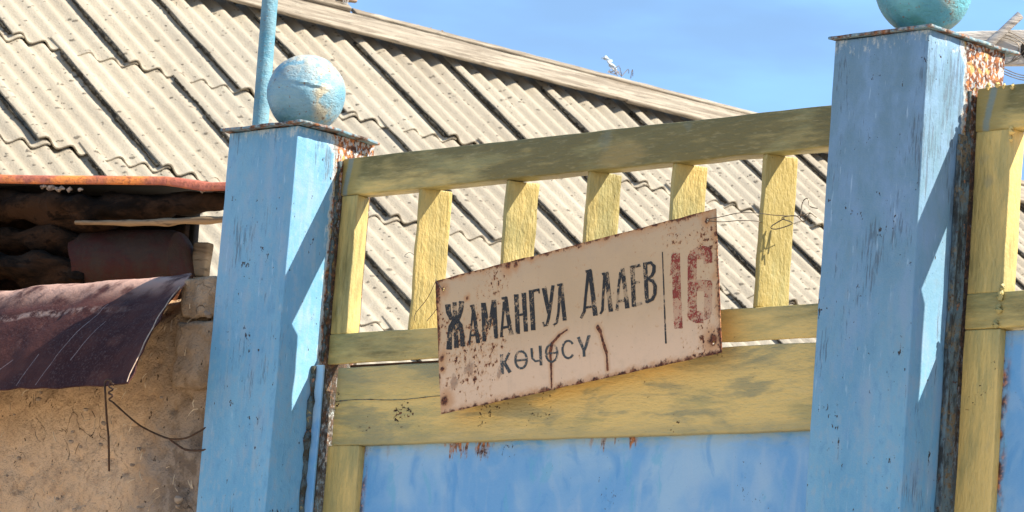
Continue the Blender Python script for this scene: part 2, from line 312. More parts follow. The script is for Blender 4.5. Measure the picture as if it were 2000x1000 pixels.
GL = {"k":[[[[-195.2,46.1],[-193.5,36.4],[-188.9,28.9],[-182.9,23.1],[-176.7,27.2],[-183.1,31.0],[-185.9,36.4],[-186.5,45.1]],[[-173.3,46.3],[-173.8,37.2],[-176.8,30.5],[-182.3,27.5],[-174.5,22.2],[-170.3,27.3],[-166.7,35.0],[-164.7,44.2]],[[-184.1,27.1],[-189.8,21.3],[-191.9,12.1],[-193.8,-4.8],[-185.1,-6.5],[-184.7,10.4],[-182.5,18.1],[-176.5,21.7]],[[-181.2,22.2],[-175.3,17.5],[-172.7,10.3],[-171.4,-5.6],[-163.9,-6.4],[-165.8,9.8],[-168.1,18.9],[-174.2,25.6]],[[-183.3,46.5],[-182.9,33.1],[-182.0,14.2],[-181.2,-5.4],[-174.3,-6.4],[-175.1,13.2],[-176.6,32.1],[-176.6,45.4]]],[[[-155.0,37.4],[-151.1,18.9],[-147.0,-6.0],[-141.0,-6.4],[-145.5,18.6],[-149.3,37.0]],[[-153.5,30.1],[-156.1,12.0],[-159.3,-5.8],[-156.2,-6.6],[-153.6,11.3],[-150.4,29.3]],[[-155.5,3.0],[-145.5,2.3],[-145.9,5.0],[-155.9,5.7]],[[-155.5,35.8],[-149.1,35.6],[-149.8,38.2],[-156.2,38.3]]],[[[-138.9,38.0],[-137.3,-5.7],[-131.6,-6.5],[-132.7,37.0]],[[-122.5,38.2],[-119.4,-5.4],[-113.5,-6.2],[-115.5,37.3]],[[-137.6,37.1],[-132.8,19.8],[-128.0,5.8],[-126.0,5.7],[-128.1,19.6],[-131.7,36.9]],[[-122.2,38.0],[-126.3,19.2],[-127.7,6.0],[-125.7,5.4],[-121.5,17.9],[-116.4,36.2]]],[[[-104.7,37.8],[-100.9,16.2],[-96.4,-6.0],[-89.7,-6.2],[-95.0,15.8],[-98.2,37.3]],[[-105.5,33.4],[-107.4,15.7],[-110.5,-5.4],[-106.6,-6.3],[-104.0,14.9],[-101.0,32.3]],[[-105.6,2.9],[-95.8,2.4],[-96.4,5.3],[-106.2,5.8]],[[-106.7,35.6],[-98.6,35.6],[-99.3,38.2],[-107.5,38.3]]],[[[-88.3,38.3],[-86.4,-6.0],[-80.0,-6.9],[-81.3,37.2]],[[-76.8,37.9],[-74.0,-5.7],[-67.9,-6.5],[-69.9,36.9]],[[-82.5,12.8],[-71.8,12.3],[-72.3,15.0],[-83.1,15.5]]],[[[-65.9,38.2],[-63.4,-6.0],[-56.5,-6.9],[-58.4,37.2]],[[-65.1,35.0],[-49.3,35.1],[-50.1,38.0],[-66.0,38.6]],[[-52.0,37.8],[-50.9,32.3],[-49.0,32.1],[-49.5,37.6]]],[[[-46.2,37.3],[-42.5,22.0],[-38.7,7.7],[-33.8,7.5],[-36.5,21.8],[-39.1,36.9]],[[-31.9,38.2],[-35.9,17.4],[-38.8,3.8],[-41.4,-3.4],[-42.0,-3.8],[-44.0,0.2],[-46.6,-0.0],[-44.3,-5.4],[-37.8,-5.5],[-34.5,2.5],[-31.2,16.1],[-27.0,36.9]]],[[[-20.5,37.5],[-18.0,15.8],[-15.8,-3.8],[-9.8,-4.4],[-12.3,15.2],[-14.2,36.8]],[[-21.3,33.9],[-23.7,7.0],[-26.8,-3.7],[-30.7,-5.1],[-29.0,-7.2],[-23.2,-5.3],[-20.2,6.2],[-16.4,32.8]],[[-22.6,35.0],[-15.1,35.2],[-15.9,37.6],[-23.4,37.7]]],[[[22.1,44.3],[25.2,24.0],[28.8,-6.5],[35.6,-7.1],[31.3,23.5],[28.3,43.7]],[[20.7,42.4],[16.9,18.8],[14.3,1.6],[9.4,-4.8],[12.6,-6.6],[18.3,0.3],[20.7,17.8],[25.5,41.1]],[[17.9,3.2],[29.5,2.7],[29.0,5.2],[17.4,5.8]],[[19.6,42.1],[28.2,42.4],[27.4,45.0],[18.7,44.9]]],[[[46.1,37.2],[48.9,16.2],[51.7,-6.1],[58.1,-6.7],[55.0,15.6],[52.6,36.5]],[[44.7,35.2],[42.4,14.2],[40.6,-2.3],[38.1,-5.2],[40.7,-6.9],[44.6,-3.4],[45.9,13.3],[49.5,34.0]],[[43.5,35.0],[52.6,35.0],[51.9,37.6],[42.7,37.8]]],[[[69.6,37.7],[72.5,17.2],[75.4,-6.8],[81.7,-7.3],[78.4,16.7],[75.4,37.2]],[[67.9,34.5],[65.0,19.0],[61.4,-6.3],[65.6,-7.3],[68.3,18.1],[72.1,33.3]],[[65.7,1.0],[77.1,0.5],[76.5,3.7],[65.0,4.3]]],[[[83.5,37.5],[84.6,15.2],[84.8,-6.5],[91.1,-7.5],[90.5,14.3],[90.3,36.4]],[[85.3,34.4],[99.0,34.2],[98.2,37.5],[84.5,37.8]],[[89.3,17.3],[97.4,16.9],[96.9,19.6],[88.8,20.0]],[[87.2,-7.6],[100.3,-6.8],[99.1,-3.4],[85.9,-4.1]]],[[[102.3,37.9],[103.1,16.2],[104.0,-6.0],[109.4,-6.8],[108.9,15.3],[108.2,37.1]],[[106.5,34.2],[113.0,34.3],[115.5,31.0],[115.0,26.4],[112.5,22.5],[106.7,20.4],[108.9,17.5],[115.7,19.7],[120.0,24.6],[120.4,31.3],[114.3,37.3],[105.6,37.5]],[[107.0,17.1],[113.8,14.6],[116.3,10.0],[115.6,2.1],[112.8,-2.2],[105.4,-3.9],[107.1,-7.0],[116.1,-5.4],[120.6,0.4],[121.4,9.7],[116.8,17.0],[108.0,20.0]]],[[[129.5,44.4],[130.7,-53.8],[133.0,-54.2],[130.8,44.2]]],[[[-110.9,-24.3],[-110.1,-46.3],[-105.3,-47.0],[-106.1,-24.9]],[[-98.1,-24.2],[-105.9,-33.5],[-102.5,-35.3],[-95.0,-25.8]],[[-107.5,-33.8],[-98.0,-47.6],[-93.5,-46.4],[-103.4,-32.7]]],[[[-68.7,-37.4],[-69.0,-34.5],[-70.1,-31.7],[-71.9,-29.1],[-74.3,-27.0],[-77.3,-25.5],[-80.5,-25.0],[-83.5,-25.4],[-86.0,-26.7],[-87.8,-28.7],[-89.0,-31.2],[-89.5,-34.0],[-89.2,-36.9],[-88.1,-39.8],[-86.3,-42.4],[-83.8,-44.5],[-80.9,-45.9],[-77.7,-46.5],[-74.7,-46.0],[-72.2,-44.7],[-70.4,-42.8],[-69.2,-40.3],[-68.7,-37.6],[-72.2,-36.8],[-72.5,-39.2],[-73.5,-41.2],[-74.9,-42.7],[-76.6,-43.6],[-78.4,-43.9],[-80.1,-43.6],[-81.9,-42.7],[-83.5,-41.3],[-84.9,-39.3],[-85.7,-37.0],[-86.0,-34.6],[-85.6,-32.2],[-84.7,-30.2],[-83.3,-28.7],[-81.5,-27.8],[-79.8,-27.6],[-78.0,-27.9],[-76.3,-28.7],[-74.7,-30.2],[-73.3,-32.1],[-72.4,-34.5],[-72.2,-37.0]],[[-87.5,-36.6],[-70.5,-38.0],[-70.9,-35.6],[-87.8,-34.2]]],[[[-64.8,-25.4],[-64.0,-36.6],[-58.1,-42.0],[-48.9,-42.4],[-49.3,-40.2],[-57.3,-39.9],[-60.6,-36.4],[-61.3,-25.8]],[[-52.3,-24.8],[-51.1,-46.6],[-47.2,-47.1],[-48.1,-25.3]]],[[[-23.0,-37.7],[-23.3,-34.8],[-24.3,-31.9],[-26.1,-29.3],[-28.4,-27.1],[-31.3,-25.7],[-34.4,-25.1],[-37.3,-25.6],[-39.7,-26.9],[-41.6,-28.9],[-42.8,-31.5],[-43.2,-34.3],[-42.9,-37.3],[-41.8,-40.3],[-40.1,-42.9],[-37.8,-45.0],[-34.9,-46.5],[-31.8,-47.0],[-28.9,-46.5],[-26.4,-45.2],[-24.6,-43.2],[-23.5,-40.6],[-23.0,-37.9],[-26.2,-37.1],[-26.5,-39.7],[-27.5,-41.8],[-28.9,-43.4],[-30.6,-44.3],[-32.4,-44.6],[-34.2,-44.3],[-35.9,-43.4],[-37.6,-41.9],[-38.9,-39.9],[-39.8,-37.4],[-40.0,-34.9],[-39.6,-32.4],[-38.7,-30.3],[-37.2,-28.7],[-35.5,-27.8],[-33.8,-27.5],[-32.0,-27.8],[-30.3,-28.7],[-28.6,-30.2],[-27.3,-32.3],[-26.4,-34.7],[-26.2,-37.3]],[[-41.3,-36.5],[-24.2,-38.2],[-24.4,-36.0],[-41.5,-34.3]]],[[[-0.4,-31.3],[-1.8,-29.5],[-3.6,-27.8],[-5.9,-26.5],[-8.3,-25.8],[-10.8,-25.7],[-13.0,-26.2],[-15.0,-27.2],[-16.5,-28.7],[-17.7,-30.6],[-18.4,-32.7],[-18.6,-34.9],[-18.4,-37.3],[-17.7,-39.6],[-16.5,-41.8],[-15.0,-43.7],[-13.0,-45.3],[-10.7,-46.5],[-8.3,-47.1],[-5.8,-47.0],[-3.6,-46.4],[-1.8,-45.3],[-0.4,-43.8],[-3.2,-42.1],[-4.4,-43.4],[-5.7,-44.2],[-7.1,-44.6],[-8.4,-44.7],[-9.8,-44.3],[-11.2,-43.6],[-12.5,-42.5],[-13.7,-41.1],[-14.6,-39.4],[-15.2,-37.4],[-15.4,-35.5],[-15.2,-33.5],[-14.6,-31.8],[-13.6,-30.3],[-12.5,-29.2],[-11.1,-28.4],[-9.7,-28.1],[-8.3,-28.2],[-7.0,-28.6],[-5.6,-29.4],[-4.3,-30.5],[-3.1,-32.2]]],[[[4.3,-25.7],[12.8,-41.7],[16.2,-41.3],[8.7,-25.1]],[[20.4,-25.2],[14.0,-40.6],[17.4,-41.9],[24.7,-26.9]],[[12.3,-40.1],[12.8,-48.0],[16.8,-48.4],[16.3,-40.5]]]],"r":[[[[143.4,40.5],[142.8,6.1],[143.9,-40.4],[155.8,-42.1],[154.8,4.2],[154.6,38.6]],[[139.8,17.0],[142.8,39.3],[145.1,39.3],[144.4,18.0]]],[[[163.2,-31.5],[165.4,31.9],[168.9,36.9],[177.4,39.9],[177.9,27.4],[177.2,6.3],[176.7,-6.4],[176.0,-27.4],[173.7,-39.7],[166.4,-35.6]],[[177.4,39.9],[187.6,40.0],[195.9,37.1],[199.4,29.0],[199.1,19.9],[186.9,20.5],[187.1,25.7],[177.9,27.4]],[[177.2,5.9],[196.4,1.3],[198.3,-2.5],[197.8,-15.1],[193.0,-16.4],[186.6,-14.5],[186.8,-8.2],[176.7,-6.4]],[[176.0,-27.4],[185.1,-29.7],[184.7,-41.6],[173.7,-39.7]]]],"f":[[[[186.6,-15.6],[197.8,-16.2],[197.2,-33.3],[193.1,-38.2],[185.2,-38.9],[185.5,-29.8]]]]}
# ------------------------------------------------------------------ the setting
b = B(); n_ = 40
ring = [0, 1.5, 4, 8, 14, 25, 60, 200, 900]
vs = [(0, 0, GZ)]; fs = []
for i, r_ in enumerate(ring[1:]):
    for k in range(n_):
        a = 2 * math.pi * k / n_; vs.append((r_ * math.cos(a), r_ * math.sin(a), GZ + (noise.noise(Vector((r_ * math.cos(a), r_ * math.sin(a), 0)) * .4) * .03 if 1 < i < 6 else 0)))
for k in range(n_): fs.append((0, 1 + k, 1 + (k + 1) % n_))
for i in range(len(ring) - 2):
    for k in range(n_): fs.append((1 + i * n_ + k, 1 + i * n_ + (k + 1) % n_, 1 + (i + 1) * n_ + (k + 1) % n_, 1 + (i + 1) * n_ + k))
struct(b.add(vs, fs).build('ground', ground_mat(), smooth=True))
# ------------------------------------------------------------------ the house with its corrugated roof
M_asb = asbestos(); M_pl = simple('pale_plaster', (.5, .45, .37), .95, (.4, .36, .3), 9)
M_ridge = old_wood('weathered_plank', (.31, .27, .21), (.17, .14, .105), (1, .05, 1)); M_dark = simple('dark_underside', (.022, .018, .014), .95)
RP = Vector((-11.7183423, 10.9352473, 3.0129581)); RU = Vector((.0654, .9979, 0)).normalized(); RD = Vector((.8073, -.0529, -.5878)).normalized(); RN = RU.cross(RD) * -1
if RN.z < 0: RN = -RN
def rp(u, v, h): return RP + RU * u + RD * v + RN * h
M_asb2 = M_asb
house = thing('house', 'house behind the gate under a long pale corrugated roof with a plank ridge', 'house', (RP.x, RP.y + 2, GZ))
def frame_box(b, u0, u1, v0, v1, h0, h1, **k):      # a rounded box in roof coordinates
    M = Matrix(((RU.x, RD.x, RN.x, RP.x), (RU.y, RD.y, RN.y, RP.y), (RU.z, RD.z, RN.z, RP.z), (0, 0, 0, 1))); return rbox(b, u0, u1, v0, v1, h0, h1, M=M, **k)
U0, U1 = -5.0, 9.5; VT, VE = -1.40, 3.75
b = B(); frame_box(b, U0 + .1, U1 - .1, VT, VE - .12, -.12, -.075, r=.005)
for k in range(9): frame_box(b, U0 + .1, U1 - .1, VT + .1 + k * .6, VT + .16 + k * .6, -.0745, -.035, r=.003)
roof = b.build('roof', M_dark, house)
# the house body: walls under the eaves, a door and two windows towards the yard
eave = rp(0, VE, 0); apex = rp(0, VT, 0)
def hp(u, across, z): q = apex + RU * u; h_ = Vector((RD.x, RD.y, 0)).normalized(); q = q + h_ * across; return Vector((q.x, q.y, z))
wx = (Vector((eave.x, eave.y, 0)) - Vector((apex.x, apex.y, 0))).length - .45
Hm = lambda: Matrix(((RU.x, RU.y, 0, apex.x), (RU.y, -RU.x, 0, apex.y), (0, 0, 1, 0), (0, 0, 0, 1)))
b = B(); rbox(b, U0 + .4, U1 - .4, -wx, wx, GZ, eave.z + .12, r=.02, M=Hm()); b.build('wall', M_pl, house)
M_win = simple('window_glass', (.03, .04, .05), .15); M_bluew = simple('blue_woodwork', (.10, .22, .40), .6)
for u in (-2.5, 1.0, 5.2):
    b = B(); rbox(b, u, u + 1.1, wx + .003, wx + .05, GZ + 1.0, GZ + 2.2, r=.01, M=Hm()); w_ = b.build('window', M_bluew, house)
    b = B(); rbox(b, u + .08, u + .52, wx + .052, wx + .056, GZ + 1.08, GZ + 2.12, r=.001, M=Hm()); rbox(b, u + .58, u + 1.02, wx + .052, wx + .056, GZ + 1.08, GZ + 2.12, r=.001, M=Hm()); b.build('pane', M_win, w_)
# far slope of the roof
b = B(); h_ = Vector((RD.x, RD.y, 0)).normalized()
A0 = rp(U0, VT - .02, -.03); A1 = rp(U1, VT - .02, -.03); dn = (-h_ * .809 + Vector((0, 0, -.588))) * 4.4
b.add([A0, A1, A1 + dn, A0 + dn, A0 - RN * .03, A1 - RN * .03, A1 + dn - RN * .03, A0 + dn - RN * .03], [(0, 1, 2, 3), (7, 6, 5, 4), (0, 4, 5, 1), (1, 5, 6, 2), (2, 6, 7, 3), (3, 7, 4, 0)]).build('far_slope', M_asb, house, smooth=False)
# corrugated sheets, one object each
PER = .141; AMP = .019; TH = .008
def sheet(us, ue, v0, v1, row, sd):
    rnd = random.Random(sd); ph = .297; lift = .020 + rnd.random() * .012; tilt = rnd.uniform(-.002, .002)
    nu = max(8, int((ue - us) / PER * 9)); nv = 9; vs = []; fs = []; tl = .005 + rnd.random() * .006
    for j in range(nv + 1):
        for i in range(nu + 1):
            u = us + (ue - us) * i / nu; v = v0 + (v1 - v0) * j / nv
            h = AMP * math.cos(2 * math.pi * (u - ph) / PER) + lift * math.exp(-((u - us) / .11)) + (tl + .010) * (j / nv) + tilt * (u - us) + noise.noise(Vector((u * 1.3, v * 1.3, sd))) * .006
            if i == 0: u += noise.noise(Vector((v * 9, sd, 0))) * .012 + noise.noise(Vector((v * 33, sd, 3))) * .006
            if j == nv: v += noise.noise(Vector((u * 11, sd, 5))) * .010
            vs.append((u, v, h))
    n1 = (nu + 1) * (nv + 1); vs2 = [rp(*p) for p in vs] + [rp(p[0], p[1], p[2] - TH) for p in vs]
    q = lambda i, j: j * (nu + 1) + i
    for j in range(nv):
        for i in range(nu):
            f = (q(i, j), q(i + 1, j), q(i + 1, j + 1), q(i, j + 1)); fs.append(f); fs.append(tuple(k + n1 for k in f[::-1]))
    for i in range(nu): fs.append((q(i, nv), q(i + 1, nv), q(i + 1, nv) + n1, q(i, nv) + n1)); fs.append((q(i + 1, 0), q(i, 0), q(i, 0) + n1, q(i + 1, 0) + n1))
    for j in range(nv): fs.append((q(0, j), q(0, j + 1), q(0, j + 1) + n1, q(0, j) + n1)); fs.append((q(nu, j + 1), q(nu, j), q(nu, j) + n1, q(nu, j + 1) + n1))
    B().add(vs2, fs).build('roof_sheet', M_asb, roof)
rows = [(-1.27, .0, [-1.05, -.62, -.235, .165, .55, .96, 1.385]), (-.10, 1.19, [-1.84, -1.487, -1.187, -.85, -.47, -.06, .325, .70, 1.11]), (1.09, 2.39, [-1.88, -1.50, -1.11, -.716, -.33, .06, .45, .84, 1.23]), (2.29, 3.75, [-1.7, -1.31, -.9, -.5, -.12, .27, .66, 1.05])]
starts = [.297, .297 - 3 * PER, .297 - 1 * PER, .297 + 2 * PER]
for ri, (v0, v1, _) in enumerate(rows):
    k0 = int((U0 - starts[ri]) / (5 * PER)) - 1; k = k0
    while starts[ri] + k * 5 * PER < U1:
        us = starts[ri] + k * 5 * PER - PER * .30
        sheet(us, us + 5 * PER + PER * .42, v0, v1 + (.02 if k % 3 == 1 else 0), ri, ri * 31 + k * 1.7); k += 1
M_moss_shade = simple('black_moss_shade', (.016, .014, .010), .95, (.05, .042, .028), 90, bump=.004)
def mossy_shade(us, v0, v1, sd):  # black mossy strip along a sheet edge, also standing in for the seam's shadow
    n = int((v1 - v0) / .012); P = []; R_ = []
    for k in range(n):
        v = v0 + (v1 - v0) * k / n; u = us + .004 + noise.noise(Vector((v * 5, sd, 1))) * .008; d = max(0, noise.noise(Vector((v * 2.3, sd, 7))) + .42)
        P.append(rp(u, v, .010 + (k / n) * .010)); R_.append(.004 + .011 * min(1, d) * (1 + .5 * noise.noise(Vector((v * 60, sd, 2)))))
    b = B(); tube(b, P, R_, 7, 1.0, 120, sd); o = b.build('moss_shade', M_moss_shade, roof); o['kind'] = 'stuff'
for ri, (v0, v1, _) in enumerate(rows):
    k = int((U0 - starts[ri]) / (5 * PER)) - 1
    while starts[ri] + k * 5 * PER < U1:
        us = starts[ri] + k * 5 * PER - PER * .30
        if us > -3.9 and us < 7.5: mossy_shade(us - .006, (v0 + .14) if ri else -1.08, v1 - .01, ri * 7.3 + k)
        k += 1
# ridge planks
def board(u0, u1, v0, v1, h0, h1, sd, name='ridge_plank'):
    def fn(p):
        w = noise.noise(Vector((p.x * 1.1, sd, 0))) * .012; e = noise.noise(Vector((p.x * 7, sd, 2))) * .008; return (p.x, p.y + w + (e if p.y > (v0 + v1) / 2 else -e), p.z + w * .4)
    b = B(); frame_box(b, u0, u1, v0, v1, h0, h1, r=.006, seg=(36, 3, 1), amp=.003, fr=9, seed=sd, fn=fn); return b.build(name, M_ridge, roof)
board(U0, -1.3, -1.30, -1.035, .074, .096, 1); board(-1.34, 2.3, -1.29, -1.045, .078, .100, 2); board(2.26, 5.6, -1.30, -1.04, .074, .098, 3); board(5.56, U1, -1.295, -1.04, .074, .098, 4)
board(U0, .3, -1.365, -1.300, .090, .124, 5, 'ridge_batten'); board(.34, 3.9, -1.345, -1.300, .086, .110, 6, 'ridge_batten'); board(3.94, U1, -1.35, -1.300, .086, .114, 7, 'ridge_batten')
# old pole lying on the ridge, a scrap of plastic and wire caught on it
M_bark = old_wood('grey_bark', (.40, .30, .20), (.22, .15, .10), (.1, .1, .1))
b = B(); P = [rp(-1.8 + k * .09, -1.385 - .012 * math.sin(k * .5), .142 + .003 * math.sin(k * 1.3)) for k in range(25)]
tube(b, P, [.030 + .005 * math.sin(k * 1.9) for k in range(24)] + [.018], 12, .3, 18, 3, sq=.7)
o = b.build('pole', M_bark, loc=P[12]); o['label'] = 'grey weathered pole lying along the top of the roof ridge at upper left'; o['category'] = 'pole'
b = B(); c0 = P[24]
for s_ in range(3): tube(b, smoothpath([c0 + RU * (-.13 + .02 * s_) + RN * .03, c0 + RU * (-.12) + RN * .055 + RD * .02 * s_, c0 + RU * (-.09 - .02 * s_) + RN * .03 + RD * .04, c0 + RU * -.1 + RD * .075 + RN * (-.04)], 4), .0035, 5)
o = b.build('wire_tie', simple('pale_wire', (.5, .47, .42), .5), loc=c0); o['label'] = 'pale twist of wire tied round the end of the grey ridge pole'; o['category'] = 'wire'
b = B(); r1 = random.Random(5); T0 = rp(2.42, -1.46, .075)
T1 = T0 + RN * .02
pl = smoothpath([T1 + RU * .02, T1 + RU * -.02 + Vector((0, 0, .028)), T1 + RU * -.045 + Vector((0, 0, .052)), T1 + RU * -.085 + Vector((0, 0, .058))], 5)
for w in range(3): tube(b, [p + Vector((.004 * w, .012 * w * math.sin(i), .006 * w)) for i, p in enumerate(pl)], [.004 + .003 * math.sin(i * 1.7 + w) for i in range(len(pl))], 6, .8, 60, w)
o = b.build('plastic_scrap', simple('frosty_plastic', (.62, .68, .72), .3, (.5, .56, .6)), loc=T0); o['label'] = 'white scrap of plastic sticking up from the roof ridge against the sky'; o['category'] = 'litter'
b = B()
for s_ in range(8):
    q = T0 + RU * r1.uniform(-.03, .17); tube(b, smoothpath([q, q + Vector((r1.uniform(-.04, .04), r1.uniform(-.05, .05), r1.uniform(.01, .05))), q + RU * r1.uniform(-.08, .1) + Vector((0, 0, r1.uniform(-.01, .03)))], 3), .0022, 4)
for s_ in range(26):
    q = rp(-.02 + .95 + r1.uniform(-.12, .12), -1.37, .07); tube(b, smoothpath([q, q + Vector((r1.uniform(-.02, .02), r1.uniform(-.03, .03), r1.uniform(.0, .03))), q + RU * r1.uniform(-.07, .07)], 3), .003, 4)
o = b.build('dry_twigs', M_bark, loc=T0); o['kind'] = 'stuff'; o['label'] = 'dry twigs and straw caught along the plank ridge of the roof'; o['category'] = 'twigs'
# ------------------------------------------------------------------ gate posts
def post(x1, ztop, seed, dark, label, lb, ballz, br, base, lt, dirty, capbox, bend):
    H = ztop - GZ; t = thing('gate_post', label, 'gate post', (x1 - .06, .06, GZ), 'pair of blue gate posts')
    b = B(); rbox(b, x1 - .12, x1, 0, .12, GZ, ztop, r=.0016, seg=(5, 5, 90), amp=.0007, fr=24, seed=seed)
    b.build('shaft', blue_post('blue_post_paint' if seed < 2 else 'blue_post_paint_b', seed, H, dark), t)
    b = B(); x0, xx, y0, y1 = capbox
    def fn(p):
        e = noise.noise(p * 55 + Vector((seed, 0, 0))) * .0022 + noise.noise(p * 160) * .0014; c = ((p.x - (x0 + xx) / 2), (p.y - (y0 + y1) / 2)); l = max(abs(c[0]), abs(c[1])) / .06
        return (p.x + c[0] * e * 8 * (l > .8), p.y + c[1] * e * 8 * (l > .8), p.z + noise.noise(p * 30) * .0012 + bend(p))
    rbox(b, x0, xx, y0, y1, ztop + .0005, ztop + .0035, r=.0008, seg=(40, 40, 1), fn=fn)
    b.build('cap_plate', rusty_cap('rusty_cap_' + ('a' if seed < 2 else 'b'), seed), t)
    b = B(); vs = []; fs = []; nu, nv = 96, 64
    for j in range(nv + 1):
        for i in range(nu):
            a = 2 * math.pi * i / nu; th = math.pi * j / nv; d = Vector((math.sin(th) * math.cos(a), math.sin(th) * math.sin(a), math.cos(th)))
            r = br + noise.noise(d * 2.2 + Vector((seed, 0, 0))) * .0008 + noise.noise(d * 14 + Vector((seed, 0, 0))) * .0003
            if seed < 2:
                az = math.atan2(d.y, d.x) + .60; wv = math.exp(-(az / .42) ** 2); zz = d.z - .07 + az * .14; r += .0016 * wv * math.exp(-((zz) / .028) ** 2) - .0012 * wv * math.exp(-((zz + .06) / .03) ** 2)
            vs.append(Vector((x1 - .06, .06, ballz)) + d * r)
    for j in range(nv):
        for i in range(nu): fs.append((j * nu + i, j * nu + (i + 1) % nu, (j + 1) * nu + (i + 1) % nu, (j + 1) * nu + i))
    b.add(vs, fs).build('ball_finial', ball_mat('ball_paint_' + ('a' if seed < 2 else 'b'), seed, ballz - GZ, base, lt, dirty), t)
    # rough welding bead and scabby filler where the frame meets the shaft
    b = B(); pts = [(x1 + .0010 + .0016 * noise.noise(Vector((k * .7, seed, 0))), 0.066 + .003 * noise.noise(Vector((k * .5, seed, 4))), -.03 - k * .0075) for k in range(32)]
    tube(b, pts, [.0022 + .0022 * noise.noise(Vector((k * .9, seed, 8))) for k in range(32)], 12, 1.1, 130, seed, sq=1)
    b.build('weld_bead', M_weld, t)
    return t
def weldmat():
    g = G('scabby_weld', .8, .3); a = g.noise(sc=70, det=5, ro=.7); d = g.noise(sc=150, det=4, ro=.6)
    c = g.mix(g.ss(a, .42, .56), (.045, .04, .025), (.07, .10, .105)); c = g.mix(g.ss(d, .56, .66) * .7, c, rustcol(g, 3)); c = g.mix(g.ss(a, .64, .70), c, (.26, .21, .09))
    return g.done(c, a + d, .003, 1)
M_weld = weldmat()
def bendL(p):
    return -.007 * max(0, (p.y - .05) / .09) ** 1.5 * max(0, (p.x + .06) / .08) + .0006
postL = post(0, 0, 1., 0., 'blue square gate post with a weathered ball, standing beside the mud wall', '', .0535, .0457, (.11, .26, .34), (.19, .34, .41), .9, (-.127, .0125, -.0095, .117), bendL)
LX = .9187
postR = post(LX, .0195, 2.4, 1., 'blue square gate post with a turquoise ball, right of the tilted sign', '', .0795, .0485, (.075, .27, .35), (.12, .36, .43), .3, (LX - .1245, LX + .0065, -.005, .135), lambda p: 0.)
# ------------------------------------------------------------------ fixed transom frames, doors
Y0, YD = .072, .022
M_rail = yellow('olive_rail_paint', (.16, 1, 1), .02, 1., .25); M_mid = yellow('olive_midrail_paint', (.16, 1, 1), .72, 2., .4); M_stile = yellow('ochre_stile_paint', (1, 1, .16), .55, 3., .4)
M_board = yellow('ochre_board_paint', (.14, 1, 1), 1.35, 4., .95); M_slat = yellow('yellow_slat_paint', (1, 1, .18), .45, 5., .8, .45); M_slat2 = yellow('bright_slat_paint', (1, 1, .18), 1., 6., .8, .75)
M_stile2 = yellow('ochre_stile_paint_b', (1, 1, .16), .85, 8.3, .5)
def transom(xa, xb, loc, label, slats, left=.0285, ms=M_stile, rstile=True, sd=0):
    t = thing('transom_frame', label, 'frame', (*loc, GZ), 'slatted frames above the gates')
    b = B(); rbox(b, xa, xb, Y0, Y0 + YD, -.0698, -.0258, r=.0022, seg=(60, 2, 3), amp=.0009, fr=26, seed=sd); b.build('top_rail', M_rail, t)
    b = B(); rbox(b, xa + .001, xb, Y0 + .001, Y0 + YD, -.2655, -.2298, r=.002, seg=(60, 2, 3), amp=.0009, fr=26, seed=sd + 2, fn=lambda p: (p.x, p.y, p.z + (.0050 * (p.y - Y0) / YD if p.z < -.255 and xa < .5 else 0))); b.build('middle_rail', M_mid, t)
    b = B(); rbox(b, xa + .0015, xa + left, Y0 + .0012, Y0 + YD - .001, -.2302, -.0694, r=.0016, seg=(2, 2, 24), amp=.0008, fr=30, seed=sd + 3); b.build('stile', ms, t)
    if rstile:
        b = B(); rbox(b, xb - .028, xb - .002, Y0 + .0012, Y0 + YD - .001, -.2302, -.0694, r=.0016, seg=(2, 2, 24), amp=.0008, fr=30, seed=sd + 4); b.build('stile', ms, t)
    for k, (x, phi, m_) in enumerate(slats):
        a = math.radians(phi); w, th = .0365, .0095
        M = Matrix.Translation((x, Y0 + .0015, 0)) @ Matrix.Rotation(a, 4, 'Z')
        b = B(); rbox(b, 0, w, 0, th, -.2300, -.0695, r=.0016, seg=(5, 2, 26), amp=.0011, fr=38, seed=sd + 10 + k, M=M); b.build('slat', m_, t)
    return t
frL = transom(.0, .7985, (.4, .083), 'yellow slatted frame above the middle door, between the two blue posts', [(.1345, 60, M_slat), (.2735, 63, M_slat), (.3985, 62, M_slat), (.5235, 63, M_slat), (.6515, 67, M_slat2)])
frR = transom(.9235, 1.74, (1.33, .083), 'yellow slatted frame right of the turquoise ball post, cut by the right edge', [(1.055 + .13 * k, 47, M_slat2) for k in range(5)], left=.046, ms=M_stile2, sd=40)
# door below the middle frame
door = thing('gate_door', 'yellow framed metal door with blue panel hanging below the slatted frame', 'gate door', (.4, .083, GZ))
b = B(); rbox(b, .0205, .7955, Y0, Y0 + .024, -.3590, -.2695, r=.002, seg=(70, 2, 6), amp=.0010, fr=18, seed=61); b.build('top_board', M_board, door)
b = B()
def lean(p): return (p.x + (.0065 * max(0, 1 - abs((p.z + .2695)) / .06) if p.x < .03 else 0), p.y, p.z)
rbox(b, .0145, .0675, Y0 + .0008, Y0 + .024, GZ + .06, -.3588, r=.002, seg=(3, 2, 80), amp=.0009, fr=22, seed=62); b.build('stile', M_stile, door)
b = B(); rbox(b, .742, .7955, Y0 + .0008, Y0 + .024, GZ + .06, -.3588, r=.002, seg=(3, 2, 40), amp=.0009, fr=22, seed=63); b.build('stile', M_stile, door)
b = B(); rbox(b, .0676, .7418, Y0 + .001, Y0 + .024, GZ + .06, GZ + .14, r=.002, seg=(30, 2, 3), amp=.0009, fr=22, seed=64); b.build('bottom_rail', M_board, door)
b = B(); rbox(b, .0673, .7422, Y0 + .0085, Y0 + .0115, GZ + .13, -.3575, r=.001, seg=(60, 1, 60), amp=.0022, fr=6, seed=65); b.build('panel', blue_panel('blue_panel_paint', 3, .0673 - .4, -.359 - GZ), door)
